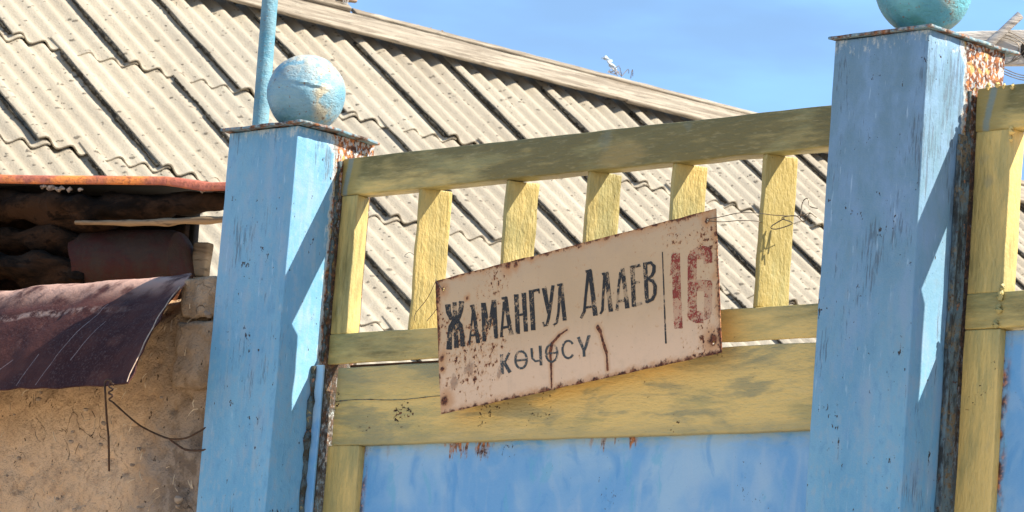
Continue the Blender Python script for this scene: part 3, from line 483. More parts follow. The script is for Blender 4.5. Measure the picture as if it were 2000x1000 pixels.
b = B(); rbox(b, .03, .36, Y0 + .0105, Y0 + .0215, -.2697, -.2653, r=.0008); b.build('stop_strip', simple('brown_strip', (.14, .07, .035), .8), door)
# small board seam running along the top board, and the edge bead of welds
b = B(); pts = [(.022 + k * .0045, Y0 - .0003 + .0006 * noise.noise(Vector((k * .4, 1, 1))), -.3085 + .0012 * math.sin(k * .2)) for k in range(42)]
tube(b, pts, [.0003 + .0005 * abs(noise.noise(Vector((k * .8, 3, 3)))) for k in range(42)], 6, .6, 200, 2); b.build('seam', M_weld, door)
# right hand door
door2 = thing('gate_door', 'scratched blue panel with rusty left edge in the gate right of the turquoise ball post', 'gate door', (1.33, .083, GZ))
b = B(); rbox(b, .9250, .9695, Y0 + .0005, Y0 + YD, GZ + .06, -.2660, r=.002, seg=(3, 2, 90), amp=.0009, fr=22, seed=71); b.build('stile', M_stile2, door2)
b = B(); rbox(b, .9693, 1.70, Y0 + .0095, Y0 + .0125, GZ + .1, -.2660, r=.001, seg=(50, 1, 60), amp=.002, fr=6, seed=72); b.build('panel', None or blue_panel('blue_panel_paint_b', 9, .9693 - 1.33, -.2665 - GZ), door2)
b = B(); rbox(b, 1.6995, 1.74, Y0 + .0005, Y0 + YD, GZ + .06, -.2660, r=.002, seg=(3, 2, 20), amp=.0009, fr=22, seed=73); b.build('stile', M_stile2, door2)
b = B(); rbox(b, .9697, 1.6993, Y0 + .0008, Y0 + YD, GZ + .06, GZ + .11, r=.002, seg=(20, 2, 2), amp=.0009, fr=22, seed=74); b.build('bottom_rail', M_board, door2)
# scabs where the right frame is welded together
b = B()
for (x, z, r_) in ((.969, -.072, .004), (.970, -.080, .003), (.9685, -.234, .005), (.967, -.247, .0045), (.9695, -.226, .0035), (.964, -.262, .004), (.968, -.028, .003), (.957, -.0262, .003), (.938, -.025, .004), (.949, -.0245, .003)):
    b = B(); tube(b, [(x, Y0 - .0005, z - r_), (x, Y0 - .0007, z - r_ * .3), (x + .0005, Y0 - .0006, z + r_ * .4), (x + .001, Y0 - .0005, z + r_)], [r_ * .3, r_ * .75, r_ * .6, r_ * .2], 10, 1., 190, x); b.build('weld_scab', M_stile2, frR)
# third post at the far right end of the gate (outside the picture)
# blue angle iron beside the middle door
ang = thing('angle_iron', 'narrow blue angle iron standing between left post and yellow door', 'door jamb', (.012, .06, GZ))
b = B(); rbox(b, .0035, .0165, .0545, .0575, GZ, -.2690, r=.0008, seg=(2, 1, 60), amp=.0007, fr=28, seed=81); b.build('front_flange', blue_panel('angle_paint', 17, -.02, 2.033), ang)
b = B(); rbox(b, .0004, .0034, .0545, .0715, GZ, -.2700, r=.0008, seg=(1, 2, 60), amp=.0008, fr=28, seed=82); b.build('side_flange', M_weld, ang)
b = B(); pts = [(.0022 + .002 * noise.noise(Vector((k * .6, 1, 0))), .053 + .002 * noise.noise(Vector((k * .5, 2, 0))), -.27 - k * .008) for k in range(40)]
tube(b, pts, [.0035 + .002 * noise.noise(Vector((k * .9, 5, 0))) for k in range(40)], 8, .7, 90, 3); b.build('weld_bead', M_weld, ang)
# angle iron by the right post
gf = G('dark_scuffed_blue', .7, .3); fa = gf.noise((1, 1, .3), 90, 5, .7); fb = gf.noise(sc=26, det=4, off=(4, 2, 2)); fc = gf.noise(sc=190, det=4, ro=.7)
cfl = gf.mix(gf.ss(fa, .42, .58), (.03, .035, .035), (.11, .165, .19)); cfl = gf.mix(gf.ss(fb, .50, .60) * gf.ss(fc, .4, .6), cfl, (.17, .13, .075)); cfl = gf.mix(gf.ss(fc, .60, .68), cfl, RUST_D)
M_fl = gf.done(cfl, fa + fc, .0025, 1)
ang2 = thing('angle_iron', 'rust blistered angle iron welded down the sunny side of the right post', 'door jamb', (LX + .012, .06, GZ))
b = B(); rbox(b, LX + .0004, LX + .0034, .052, .0715, GZ, -.075, r=.0008, seg=(1, 3, 80), amp=.0012, fr=30, seed=83); b.build('side_flange', M_fl, ang2)
b = B(); rbox(b, LX + .0005, LX + .007, .0515, .0545, GZ, -.085, r=.001, seg=(2, 1, 80), amp=.0012, fr=34, seed=84); b.build('front_flange', M_fl, ang2)
# ------------------------------------------------------------------ pole standing behind the wall and the left post
M_pole = ball_mat('pole_paint', 6, -5, (.065, .21, .29), (.11, .28, .36), .15)
b = B(); tube(b, [(-.418 - .0008 * (k - 45), .30, GZ + k * .05) for k in range(76)], .0103, 28, .02, 30, 2)
o = b.build('pole', M_pole, loc=(-.418, .30, GZ)); o['label'] = 'turquoise painted thin pole rising behind the ball of the left post'; o['category'] = 'pole'
# ------------------------------------------------------------------ the street sign
def signmat():
    g = G('enamel_sign', .42, .4); X, Y = g.x * 1000, g.y * 1000      # millimetres from the middle of the plate
    a = g.noise(sc=9, det=4, ro=.55); b = g.noise(sc=55, det=5, ro=.65); f = g.noise(sc=300, det=4, ro=.7); vb = g.noise((1, .1, 1), 120, 3, .6)
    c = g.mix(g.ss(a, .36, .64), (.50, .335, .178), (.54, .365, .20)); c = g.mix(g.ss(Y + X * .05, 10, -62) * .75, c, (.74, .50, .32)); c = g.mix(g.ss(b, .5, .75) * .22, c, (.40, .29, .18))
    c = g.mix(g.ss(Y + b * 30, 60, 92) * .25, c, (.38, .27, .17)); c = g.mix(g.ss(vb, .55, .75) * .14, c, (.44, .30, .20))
    ex = 207 - g.m('ABSOLUTE', X); ey = 76 - g.m('ABSOLUTE', Y); ed = g.mn(ex, ey)
    w1 = (b - .5) * 16 + (f - .5) * 8
    halo = g.ss(ed + w1, 9.5, -1.5) * .8
    # dense clusters of little rust pits: lower left, along the top edge, upper right corner
    cl = g.mx(g.ss(g.dot(-150, -18, X, g.y * 1000 * 1.15), 85, 20) * .85, g.mx(g.ss(g.dot(196, 42, X, Y), 42, 6) * .95, g.ss(g.dot(192, -60, X, Y), 52, 8) * .8))
    cl = g.mx(cl, g.mx(g.ss(g.dot(-120, 62, X, Y), 42, 5) * .8, g.mx(g.ss(g.dot(-200, 30, X, Y), 26, 4) * .9, g.ss(g.dot(150, 55, X, Y), 34, 5) * .55)))
    pits = g.noise((1, .8, 1), 210, 4, .65, (4, 4, 0)); pit2 = g.noise((1, .6, 1), 85, 5, .65, (8, 1, 0)); sp = g.noise(sc=330, det=2, off=(1, 7, 0))
    p = g.ss(pits * .7 + pit2 * .4 + cl * .135, .705, .745); p = g.mx(p, g.ss(sp + cl * .05, .735, .765))
    ph = g.ss(pits * .6 + pit2 * .5 + cl * .14, .62, .74) * .6
    edge = g.ss(ed + (f - .5) * 6 + (pit2 - .5) * 22, 3.4, -.4)
    blot = None
    for (sx, sy, r_) in ((-201, -13, 5.5), (-198, -62, 7.5), (-197.6, 63.9, 5), (197.4, -62, 8.5), (193.5, 65.6, 4.5), (-200.5, -26, 3.2), (-161, 47, 2.6), (-85, 71, 4.5), (-97, 73, 6), (207, 5, 4), (206, 50, 4), (-60, 74, 3)):
        d = g.ss(g.dot(sx, sy, X, Y) + w1 * .6, r_, r_ * .35); blot = d if blot is None else g.mx(blot, d)
        h_ = g.ss(g.dot(sx, sy, X, Y) + w1, r_ * 3.0, r_ * .8) * .7; halo = g.mx(halo, h_)
    for (sx, sy, r_) in ((-158, -33, 8), (-112, -45, 6), (-183, -45, 8)):
        d = g.ss(g.dot(sx, sy, X, Y) + (pit2 - .5) * 40, r_, r_ * .3) * .5; blot = g.mx(blot, d)
    st = None
    for pts, w in (([(-9.8, -14.6), (-21.4, -18.4), (-32.6, -25.8), (-35.3, -35.2), (-34.4, -50.6), (-34.3, -72.9)], (.8, 1.7, 2.2, 1.7, 1.2)), ([(35.2, -19.8), (38.6, -24.8), (43.0, -38.8), (46.9, -49.2), (48.1, -67.9)], (2.4, 1.5, 2.0, 1.3))):
        for k in range(len(pts) - 1):
            d = g.seg(*pts[k], *pts[k + 1], X, Y) + (f - .5) * 1.6 + (pit2 - .5) * 2; q = g.ss(d, w[k] + .5, w[k] - .4); st = q if st is None else g.mx(st, q)
            halo = g.mx(halo, g.ss(d, w[k] + 5, w[k]) * .5)
    c = g.mix(g.mx(halo, ph), c, (.46, .20, .055))
    r = g.mx(g.mx(p, edge), g.mx(blot, st))
    c = g.mix(r, c, g.mix(g.ss(f, .40, .62), (.045, .014, .008), (.20, .06, .022)))
    return g.done(c, b * .3 + f * .3 + r * .5, .0008, .8, rough=.40 + r * .45)
def ink(name, c, wear):
    g = G(name, .6, .3); f = g.noise((1, .7, 1), 700, 3, .75, (1, 1, 1)); b = g.noise(sc=60, det=3, off=(wear, 0, 1)); d = g.noise(sc=240, det=3, ro=.7, off=(wear, 3, 1))
    k = g.ss(f * .55 + d * .5 + (b - .5) * .55, .60 - wear * .2, .66 - wear * .2)
    return g.done(g.mix(g.ss(b, .4, .6), c, tuple(q * 1.5 for q in c)), None, alpha=1 - k * .85)
SC = Vector((.4130, .0500, -.2304)); SA = math.radians(7.384)
sign = bpy.data.objects.new('street_sign', None); col.objects.link(sign); sign.empty_display_size = .1
sign.location = SC; sign.rotation_euler = Matrix(((math.cos(SA), -math.sin(SA), 0), (0, 0, -1), (math.sin(SA), math.cos(SA), 0))).to_euler()
sign['label'] = 'tilted cream enamel street sign with black Cyrillic lettering, red 16 and rusty edges'; sign['category'] = 'street sign'
def sz(x, y): return .0012 * math.sin(x * 14 + 1) + .0008 * math.sin(y * 40 + x * 9) * 1
def smesh(name, vs, fs, mat, parent):
    me = bpy.data.meshes.new(name); me.from_pydata(vs, [], fs); me.update(); me.materials.append(mat); o = bpy.data.objects.new(name, me); col.objects.link(o); o.parent = parent; return o
bm = bmesh.new()
cor = [(-.2104, -.0760), (.2081, -.0762), (.2060, .0762), (-.2104, .0756)]; cor[0] = (-.2036, -.0756)
loop = []
for k in range(4):
    a, c = cor[k], cor[(k + 1) % 4]; n = 80 if k % 2 == 0 else 30
    for i in range(n):
        t = i / n; x, y = a[0] + (c[0] - a[0]) * t, a[1] + (c[1] - a[1]) * t; w = noise.noise(Vector((x * 60, y * 60, 3))) * .0007
        loop.append((x + (w if k % 2 else 0), y + (w if k % 2 == 0 else 0)))
edges = []
def addloop(L):
    V = [bm.verts.new((x, y, 0)) for x, y in L]; edges.extend(bm.edges.new((V[i], V[(i + 1) % len(V)])) for i in range(len(V)))
addloop(loop)
for hx, hy in ((-.1976, .0639), (.1935, .0656), (.1973, -.0642)): addloop([(hx + .0017 * math.cos(a * .524) * (1 + .15 * math.sin(a)), hy + .0019 * math.sin(a * .524)) for a in range(12)])
bmesh.ops.triangle_fill(bm, use_beauty=True, use_dissolve=False, edges=edges)
for it in range(3): bmesh.ops.subdivide_edges(bm, edges=[e for e in bm.edges if e.calc_length() > .02], cuts=1, use_grid_fill=True)
bmesh.ops.triangulate(bm, faces=bm.faces)
r_ = bmesh.ops.extrude_face_region(bm, geom=bm.faces[:]); 
for v in [q for q in r_['geom'] if isinstance(q, bmesh.types.BMVert)]: v.co.z = -.0011
bmesh.ops.recalc_face_normals(bm, faces=bm.faces)
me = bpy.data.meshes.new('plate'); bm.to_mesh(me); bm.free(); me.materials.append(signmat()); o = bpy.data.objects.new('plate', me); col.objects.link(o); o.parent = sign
inks = {'k': ink('black_ink', (.020, .018, .016), .22), 'w': ink('black_ink_worn', (.022, .020, .018), .58), 'g': ink('grey_ink', (.045, .050, .048), .30), 'r': ink('red_ink', (.24, .038, .022), .62), 'f': ink('red_ink_faded', (.30, .11, .07), .95)}
for key, glyphs in GL.items():
    for gi, strokes in enumerate(glyphs):
        mk = key
        if key == 'k': mk = 'w' if gi in (10, 11) else ('g' if gi >= 14 else 'k')
        vs = []; fs = []
        for si, poly in enumerate(strokes):
            z = .0003 + .00004 * si; k0 = len(vs); vs += [(x / 1000, y / 1000, z) for x, y in poly]; n = len(poly)
            if key in 'rf' and not (key == 'r' and gi == 0 and si == 0): fs.append(tuple(range(k0, k0 + n)))
            else:
                h = n // 2
                for i in range(h - 1): fs.append((k0 + i, k0 + i + 1, k0 + n - 2 - i, k0 + n - 1 - i))
        bm = bmesh.new(); vv = [bm.verts.new(v) for v in vs]
        for f in fs:
            try: bm.faces.new([vv[i] for i in f])
            except ValueError: pass
        bmesh.ops.triangulate(bm, faces=bm.faces)
        for f in bm.faces:
            f.normal_update()
            if f.normal.z < 0: f.normal_flip()
        me = bpy.data.meshes.new('letter'); bm.to_mesh(me); bm.free(); me.materials.append(inks[mk]); nm = 'numeral' if key in 'rf' else ('dividing_line' if gi == 13 else 'letter')
        o = bpy.data.objects.new(nm, me); col.objects.link(o); o.parent = sign
# ------------------------------------------------------------------ tie wires
M_wire = simple('dull_wire', (.16, .14, .11), .5, (.09, .06, .04), 90, .6); M_rw = simple('rusty_wire', (.05, .03, .02), .7, (.09, .045, .025), 120, .3)
def sp(x, y, d=0.): return SC + Vector((math.cos(SA) * x - math.sin(SA) * y, -d, math.sin(SA) * x + math.cos(SA) * y))
h1 = sp(.1935, .0656)
w5 = Vector((.6515, Y0, -.139))
b = B()
tube(b, smoothpath([h1 + Vector((0, .004, 0)), h1 + Vector((.002, -.002, .001)), h1 + Vector((.02, -.001, .0025)), Vector((.63, .062, -.1325)), Vector((.6525, .066, -.1335)), Vector((.662, .074, -.1345)), Vector((.674, .088, -.1340)), Vector((.684, .096, -.1330)), Vector((.688, .106, -.128))], 6), .00045, 5)
tube(b, smoothpath([h1 + Vector((0, .004, 0)), h1 + Vector((.002, -.002, -.001)), h1 + Vector((.024, -.001, -.003)), Vector((.63, .062, -.1405)), Vector((.650, .068, -.1415)), Vector((.646, .085, -.141)), Vector((.655, .097, -.139))], 6), .00045, 5)
k0 = Vector((.670, .0865, -.1365))
tube(b, smoothpath([k0, k0 + Vector((-.012, -.006, -.009)), k0 + Vector((-.004, -.006, -.012)), k0 + Vector((.008, .004, -.005)), k0 + Vector((-.002, -.002, .0)), k0 + Vector((.010, .006, .003)), k0 + Vector((.018, .010, -.003)), k0 + Vector((.022, .014, .006)), k0 + Vector((.028, .018, .002))], 6), .0006, 5)
tube(b, smoothpath([k0 + Vector((.013, .01, .001)), k0 + Vector((.013, .012, .018)), k0 + Vector((.017, .015, .022)), k0 + Vector((.020, .016, .014)), k0 + Vector((.027, .02, .012))], 6), .0006, 5)
o = b.build('tie_wire', M_wire, loc=h1); o['label'] = 'thin wire from the upper right corner of the sign to a yellow slat'; o['category'] = 'wire'
h2 = sp(-.1976, .0639); b = B()
tube(b, smoothpath([h2 + Vector((0, .004, 0)), h2 + Vector((-.001, -.002, .001)), h2 + Vector((-.012, -.001, .010)), Vector((.172, .072, -.178)), Vector((.158, .0745, -.196)), Vector((.145, .07, -.214)), Vector((.140, .076, -.222))], 6), .0004, 5)
tube(b, smoothpath([Vector((.172, .072, -.178)), Vector((.176, .078, -.200)), Vector((.162, .073, -.222))], 6), .0004, 5)
tube(b, smoothpath([Vector((.134, .071, -.146)), Vector((.127, .07, -.143)), Vector((.121, .069, -.147)), Vector((.127, .069, -.149))], 6), .0003, 5)
o = b.build('tie_wire', M_wire, loc=h2); o['label'] = 'thin wire from the upper left corner of the sign to a slat'; o['category'] = 'wire'
# ------------------------------------------------------------------ mud wall with its sheet of old metal
XW0, XW1 = -2.6, -.1203
wall = thing('mud_wall', 'mud plastered wall with straw in it, left of the blue posts, under the maroon sheet', 'wall', (-1.0, .13, GZ))
def wprof(s, x):                      # section of the wall: front foot, front, rounded top, back
    P = [(-.02, GZ), (.0, -1.2), (.012, -.55), (.016, -.30), (.022, -.205), (.036, -.172), (.062, -.1600), (.12, -.158), (.19, -.165), (.225, -.20), (.235, -.6), (.25, GZ)]
    return P
secz = []
for a_, c_ in zip(wprof(0, 0)[:-1], wprof(0, 0)[1:]):
    L0 = math.hypot(a_[0] - c_[0], a_[1] - c_[1]); n = max(2, int(L0 / (.006 if a_[1] > -.56 and a_[0] < .1 else .05)))
    secz += [(a_[0] + (c_[0] - a_[0]) * i / n, a_[1] + (c_[1] - a_[1]) * i / n) for i in range(n)]
secz.append(wprof(0, 0)[-1])
xs = []; x = XW1
while x > XW0: xs.append(x); x -= .0055 if x > -.72 else .06
xs.append(XW0); vs = []; fs = []
for x in xs:
    for (y, z) in secz:
        p = Vector((x, y, z)); n1 = noise.noise(p * 9) * .006 + noise.noise(p * 32) * .0034 + noise.noise(p * 80) * .0022 + (max(0, noise.noise(p * 55 + Vector((9, 2, 2))) - .28) * -.016)
        rg = max(0, 1 - (XW1 - x) / .06); n1 += (noise.noise(p * 24 + Vector((4, 4, 4))) * .011 - .004) * rg
        vs.append((x, y - n1 if y < .1 else y + n1, z + (n1 * .6 if z > -.21 else 0) + ((.024 * min(1, max(0, (x + .235) / .04)) - .018) * min(1, (z + .24) / .06) if z > -.24 else 0)))
ns = len(secz)
for i in range(len(xs) - 1):
    for j in range(ns - 1): fs.append((i * ns + j, i * ns + j + 1, (i + 1) * ns + j + 1, (i + 1) * ns + j))
fs.append(tuple(range(ns))); fs.append(tuple(range((len(xs) - 1) * ns, len(xs) * ns))[::-1])
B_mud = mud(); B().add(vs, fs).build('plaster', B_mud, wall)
# straw and stones standing proud of the plaster
r2 = random.Random(11); b = B()
def wy(x, z): return (.012 if z < -.3 else .016) - .002
for k in range(230):
    x, z = r2.uniform(-.62, -.13), r2.uniform(-.56, -.19); a = r2.gauss(1.3, .7); l = r2.uniform(.003, .013) * (1.6 if k % 11 == 0 else 1)
    p = Vector((x, wy(x, z) - r2.uniform(.001, .006), z)); q = p + Vector((math.cos(a) * l, r2.uniform(-.002, .003), math.sin(a) * l)); m_ = (p + q) / 2 + Vector((r2.uniform(-.001, .001), -.001, r2.uniform(-.001, .001)))
    tube(b, [p, m_, q], r2.uniform(.0003, .0007), 4)
o = b.build('straw', simple('straw', (.62, .48, .32), .7, (.22, .14, .08), 30), wall); o['kind'] = 'stuff'
b = B()
for k in range(70):
    x, z = r2.uniform(-.60, -.13), r2.uniform(-.56, -.19); s_ = r2.uniform(.0012, .0035) * (1.8 if k % 9 == 0 else 1); p = Vector((x, wy(x, z) - .0015, z))
    tube(b, [p + Vector((-s_, 0, -s_ * .3)), p + Vector((-s_ * .4, -s_ * .3, 0)), p + Vector((s_ * .5, -s_ * .2, 0)), p + Vector((s_, 0, s_ * .3))], [s_ * .3, s_ * .8, s_ * .7, s_ * .2], 7, .6, 200, k)
o = b.build('grit', simple('grit', (.20, .15, .11), .9, (.36, .27, .19), 30), wall); o['kind'] = 'stuff'
# a slab of masonry showing at the right end of the wall, under the plaster


M_rub = B_mud
for k, (x0, x1, z0, z1) in enumerate(((-.192, -.1215, -.2125, -.166), (-.198, -.1215, -.296, -.2170))):
    b = B(); rbox(b, x0, x1, .0085, .03, z0, z1, r=.006, seg=(26, 2, 26), amp=.0048, fr=52, seed=k * 9 + 2); b.build('brick', M_rub, wall)
# maroon sheet folded over the top of the wall
PR = [(.245, -.215), (.20, -.170), (.10, -.1535), (.045, -.1545), (.022, -.161), (.002, -.179), (-.030, -.213), (-.060, -.255), (-.090, -.306)]
XE = [-.47, -.445, -.297, -.214, -.188, -.177, -.1640, -.1510, -.1390]
def psm(t):
    k = min(int(t), len(PR) - 2); f = t - k
    A = [PR[max(k - 1, 0)], PR[k], PR[k + 1], PR[min(k + 2, len(PR) - 1)]]; E_ = [XE[max(k - 1, 0)], XE[k], XE[k + 1], XE[min(k + 2, len(PR) - 1)]]
    cr_ = lambda a, b_, c, d: .5 * (2 * b_ + (c - a) * f + (2 * a - 5 * b_ + 4 * c - d) * f * f + (3 * b_ - a - 3 * c + d) * f ** 3)
    return cr_(*[q[0] for q in A]), cr_(*[q[1] for q in A]), cr_(*E_)
vs = []; fs = []; NT, NX = 72, 110
for j in range(NT + 1):
    y, z, xe = psm(j / NT * (len(PR) - 1) * .99999)
    xe += noise.noise(Vector((z * 60, 3, 1))) * .004 - .004
    for i in range(NX + 1):
        t = (i / NX) ** 1.0; x = -1.15 + (xe + 1.15) * (1 - (1 - t) ** 1.5); p = Vector((x, y, z)); n1 = noise.noise(p * 7 + Vector((2, 0, 0))) * .005 + noise.noise(p * 23) * .0018 + noise.noise(p * 70) * .0006
        curl = max(0, 1 - (xe - x) / .03) * .006 * (j / NT); 
        fold = .0028 * math.exp(-((z + .1985 + .01 * noise.noise(Vector((x * 9, 1, 1)))) / .005) ** 2) * (1 if x < -.25 else 0) if j > NT * .5 else 0
        zz = z + n1 + (-.006 * max(0, (-.35 - x)) if j > NT * .8 else 0) + (noise.noise(Vector((x * 30, 9, 9))) * .0015 if j == NT else 0)
        vs.append((x, y - n1 * .8 - curl - fold, zz))
NN = len(vs)
vs2 = vs + [(x, y + .0012, z - .0009) for x, y, z in vs]; W1 = NX + 1
for j in range(NT):
    for i in range(NX):
        f = (j * W1 + i, j * W1 + i + 1, (j + 1) * W1 + i + 1, (j + 1) * W1 + i); fs.append(f); fs.append(tuple(k + NN for k in f[::-1]))
for i in range(NX): fs.append((NT * W1 + i, NT * W1 + i + 1, NT * W1 + i + 1 + NN, NT * W1 + i + NN)); fs.append((i + 1, i, i + NN, i + 1 + NN))
for j in range(NT): fs.append((j * W1 + NX, j * W1 + NX + NN, (j + 1) * W1 + NX + NN, (j + 1) * W1 + NX)); fs.append((j * W1, (j + 1) * W1, (j + 1) * W1 + NN, j * W1 + NN))
msh = thing('metal_sheet', 'dark maroon metal sheet folded over the top of the mud wall', 'metal sheet', (-2.3, .05, GZ))
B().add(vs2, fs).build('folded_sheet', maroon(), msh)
b = B(); pts = []
for k in range(14):
    y, z, xe = psm((4.9 + k * .235)); pts.append((xe - .0015 + .001 * math.sin(k * 2), y - .008 - .004 * k / 14, z))
tube(b, pts, .0007, 5); b.build('frayed_edge', simple('pale_fray', (.42, .32, .24), .8, (.3, .2, .14), 120), msh)
# rusty wires hanging from under the sheet
b = B(); tube(b, smoothpath([(-0.1699, -0.0960, -0.3069), (-0.1776, -0.0980, -0.3010), (-0.1829, -0.0985, -0.3045), (-0.1828, -0.0960, -0.3201), (-0.2043, -0.0750, -0.3372), (-0.2276, -0.0500, -0.3630), (-0.2465, -0.0300, -0.3959)], 6), .0013, 7, .25, 300)
tube(b, smoothpath([(-0.1754, -0.0960, -0.3008), (-0.1749, -0.0985, -0.3089), (-0.1670, -0.0985, -0.3121), (-0.1741, -0.0990, -0.3160), (-0.1674, -0.0980, -0.3197), (-0.1746, -0.0970, -0.3234), (-0.1719, -0.0920, -0.3269), (-0.1763, -0.0700, -0.3362), (-0.1804, -0.0450, -0.3457), (-0.1814, -0.0220, -0.3515), (-0.1704, -0.0060, -0.3568), (-0.1465, -0.0030, -0.3563), (-0.1276, -0.0020, -0.3502), (-0.1148, 0.0010, -0.3436)], 6), .0011, 7, .25, 300)
tube(b, smoothpath([(-0.1734, -0.0050, -0.3566), (-0.1599, -0.0040, -0.3633), (-0.1446, -0.0030, -0.3694), (-0.1247, -0.0020, -0.3709), (-0.1112, 0.0010, -0.3696)], 5), .0012, 7, .4, 300)
o = b.build('hanging_wire', M_rw, loc=(-.23, -.09, -.30)); o['label'] = 'rusty wire hanging from the maroon sheet and sagging across the mud wall to the post'; o['category'] = 'wire'
# ------------------------------------------------------------------ lean-to behind the wall
LO = Vector((-1.2007, .4797, .1145)); LB = math.radians(22); LL = Vector((math.cos(LB), math.sin(LB), 0)); LN = Vector((math.sin(LB), -math.cos(LB), 0))
LM = Matrix(((LL.x, LN.x, 0, LO.x), (LL.y, LN.y, 0, LO.y), (0, 0, 1, LO.z), (0, 0, 0, 1)))
def lp(l, d, z): return LO + LL * l + LN * d + Vector((0, 0, z))
lean_to = thing('lean_to', 'dark timber lean-to with a rusty orange sheet edge behind the mud wall', 'lean-to', (LO.x - .1, LO.y + .5, GZ))
def orust():
    g = G('orange_rust_sheet', .75, .3); a = g.noise(sc=13, det=4, ro=.6); b = g.noise(sc=120, det=4, ro=.7)
    c = g.mix(g.ss(a, .38, .60), (.34, .10, .06), (.70, .22, .045)); c = g.mix(g.ss(b, .52, .66) * .7, c, (.16, .055, .03)); return g.done(c, a + b, .002, 1)
M_or = orust()
vs = []; fs = []
n = 60
prof = [(.0055, -.0085), (.0045, -.004), (.001, .0015), (-.005, .004), (-.05, .0105), (-.15, .0225), (-.27, .037)]
for i in range(n + 1):
    l = -.9 + 1.35 * i / n; dz = -.0025 * math.sin(l * 5) + noise.noise(Vector((l * 8, 1, 1))) * .0016 - (.012 * max(0, (l - .275)) / .09 if l < .36 else .012) ; dz += .004 if l > .352 else 0
    for d, z in prof: vs.append(lp(l, d, z + dz))
    for d, z in prof: vs.append(lp(l, d - .0012, z + dz - .002))
m_ = len(prof)
for i in range(n):
    for j in range(m_ - 1):
        a = i * 2 * m_ + j; fs += [(a, a + 1, a + 2 * m_ + 1, a + 2 * m_), (a + m_ + 1, a + m_, a + 3 * m_, a + 3 * m_ + 1)]
    a = i * 2 * m_; fs += [(a, a + 2 * m_, a + 3 * m_, a + m_)]
fs += [(j, j + 1, j + m_ + 1, j + m_) for j in range(m_ - 1)]; e0 = n * 2 * m_; fs += [(e0 + j + 1, e0 + j, e0 + j + m_, e0 + j + m_ + 1) for j in range(m_ - 1)]
B().add(vs, fs).build('eave_sheet', M_or, lean_to)
b = B(); rbox(b, -.89, .44, -.262, -.004, -.0115, -.0075, r=.001, seg=(30, 4, 1), amp=.001, M=LM, fn=lambda p: (p.x, p.y, p.z - p.y * .12 - (.012 * min(1, max(0, (p.x - .275)) / .09)))); b.build('shade_lining', M_dark, lean_to)  # near-black board added so the sheet's underside looks deep in shade
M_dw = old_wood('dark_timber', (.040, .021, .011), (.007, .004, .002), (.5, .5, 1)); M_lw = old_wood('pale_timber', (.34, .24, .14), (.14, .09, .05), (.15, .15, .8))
def log(name, pts, rads, mat, seed, am=.5, sq=.8):
    b = B(); P = smoothpath([lp(*p) for p in pts], 12); R_ = []
    for i in range(len(P)):
        t = i / (len(P) - 1) * (len(rads) - 1); k = min(int(t), len(rads) - 2); R_.append(rads[k] + (rads[k + 1] - rads[k]) * (t - k))
    tube(b, P, R_, 20, am, 34, seed, sq=sq); return b.build(name, mat, lean_to)
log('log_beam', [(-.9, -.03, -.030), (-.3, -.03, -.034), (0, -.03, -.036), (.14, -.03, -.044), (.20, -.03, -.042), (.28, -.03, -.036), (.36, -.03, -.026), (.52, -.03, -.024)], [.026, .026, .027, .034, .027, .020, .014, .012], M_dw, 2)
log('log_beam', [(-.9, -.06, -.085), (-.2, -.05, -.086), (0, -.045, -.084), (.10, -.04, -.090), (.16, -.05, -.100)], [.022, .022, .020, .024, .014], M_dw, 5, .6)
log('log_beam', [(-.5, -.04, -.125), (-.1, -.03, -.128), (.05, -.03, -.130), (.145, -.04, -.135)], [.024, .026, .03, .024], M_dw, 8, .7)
log('branch', [(.13, -.005, -.066), (.25, .0, -.0665), (.33, .005, -.064), (.42, .005, -.061), (.52, .005, -.060)], [.003, .006, .0065, .006, .005], M_lw, 9, .5)
M_knot = simple('bare_knot', (.36, .28, .21), .8, (.1, .06, .04), 150)
for k, (l, z, r_) in enumerate(((.075, -.014, .006), (.088, -.017, .008), (.103, -.018, .007), (.118, -.019, .005), (.136, -.019, .004), (.334, -.021, .004))): b = B(); tube(b, [lp(l - r_, .0, z), lp(l - r_ * .3, .002, z - .001), lp(l + r_ * .3, .002, z + .001), lp(l + r_, .0, z)], [r_ * .25, r_ * .55, r_ * .45, r_ * .15], 9, 1.1, 170, k); b.build('bare_knot', M_knot, lean_to)
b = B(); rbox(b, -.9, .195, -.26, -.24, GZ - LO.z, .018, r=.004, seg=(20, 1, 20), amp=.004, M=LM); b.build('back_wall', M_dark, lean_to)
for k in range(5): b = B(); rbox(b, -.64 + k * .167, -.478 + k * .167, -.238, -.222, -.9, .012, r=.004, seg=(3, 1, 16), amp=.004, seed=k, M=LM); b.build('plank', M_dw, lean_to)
for l, d in ((-.85, -.2), (.40, -.22), (-.85, -.05),): b = B(); tube(b, [lp(l, d, GZ - LO.z), lp(l, d, -1), lp(l + .005, d, -.002)], [.04, .035, .03], 14, .3, 12, l); b.build('upright', M_dw, lean_to)
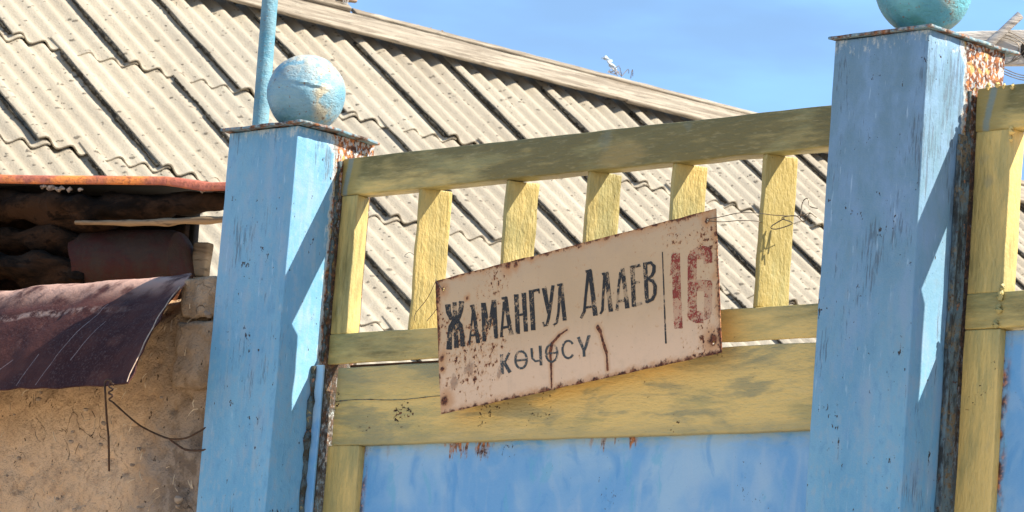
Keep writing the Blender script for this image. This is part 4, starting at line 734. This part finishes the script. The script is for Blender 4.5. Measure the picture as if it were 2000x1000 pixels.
# drum standing on a shelf under the lean-to, timber stubs beside it
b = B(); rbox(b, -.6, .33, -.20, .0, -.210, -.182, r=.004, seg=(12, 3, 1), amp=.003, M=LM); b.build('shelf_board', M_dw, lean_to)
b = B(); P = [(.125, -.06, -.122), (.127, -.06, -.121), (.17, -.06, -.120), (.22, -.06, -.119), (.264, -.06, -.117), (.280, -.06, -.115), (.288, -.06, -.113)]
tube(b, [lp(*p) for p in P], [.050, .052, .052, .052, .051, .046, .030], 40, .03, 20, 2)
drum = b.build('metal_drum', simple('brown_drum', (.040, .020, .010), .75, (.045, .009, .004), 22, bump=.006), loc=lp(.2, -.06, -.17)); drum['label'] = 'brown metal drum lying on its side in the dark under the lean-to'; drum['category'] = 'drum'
b = B(); rbox(b, .270, .312, -.10, -.07, -.1790, -.132, r=.004, seg=(4, 2, 4), amp=.003, seed=3, M=LM); rbox(b, .284, .308, -.095, -.075, -.131, -.080, r=.004, seg=(4, 2, 4), amp=.003, seed=6, M=LM)
o = b.build('timber_offcut', M_lw, loc=lp(.33, -.08, -.17)); o['label'] = 'pale timber offcut standing at the right of the drum under the lean-to'; o['category'] = 'timber'
# ------------------------------------------------------------------ pole with boards, beyond the right post
M_gw = old_wood('silver_wood', (.50, .46, .41), (.34, .31, .28), (.15, .15, 1))
pp = Vector((-.764, 2.12, 0)); bx = thing('board_on_pole', 'grey wooden board with a dark hole and loose wire, top right behind the post', 'board', (pp.x, pp.y, GZ))
b = B(); tube(b, [(pp.x, pp.y, GZ), (pp.x, pp.y, -.5), (pp.x, pp.y, .60)], [.03, .028, .024], 14, .2, 10, 1); b.build('pole', M_gw, bx)
Bd = (Vector((.7042, .7057, 0))).normalized(); Bn = Vector((Bd.y, -Bd.x, 0)); BM = Matrix(((Bd.x, Bn.x, 0, pp.x), (Bd.y, Bn.y, 0, pp.y), (0, 0, 1, .6), (0, 0, 0, 1)))
def tl(p): return (p.x, p.y, p.z + .10 * p.x + .0)
b = B(); rbox(b, -.03, .26, .026, .044, -.040, .020, r=.003, seg=(12, 1, 4), amp=.002, seed=4, M=BM, fn=tl); b.build('plank', M_gw, bx)
b = B(); tube(b, [BM @ Vector(p) for p in ((.02, .052, -.02), (.052, .054, .018), (.083, .055, .052))], [.008, .0075, .007], 10, .3, 60, 2); b.build('stick', M_gw, bx)
b = B(); tube(b, [BM @ Vector((.105, .0435, -.004)), BM @ Vector((.105, .0455, -.004))], [.018, .017], 20, .3, 90, 2, sq=1.); b.build('knot_hole', M_dark, bx)
b = B()
for s_ in range(3): tube(b, smoothpath([BM @ Vector(p) for p in ((.03, .047, .0), (.055, .049, .012 + .006 * s_), (.085 + .01 * s_, .049, .0), (.07, .049, -.03), (.05 - .01 * s_, .049, -.034), (.10, .049, -.05 - .004 * s_), (.16, .049, -.03))], 6), .0008, 5)
b.build('wire', M_wire, bx)
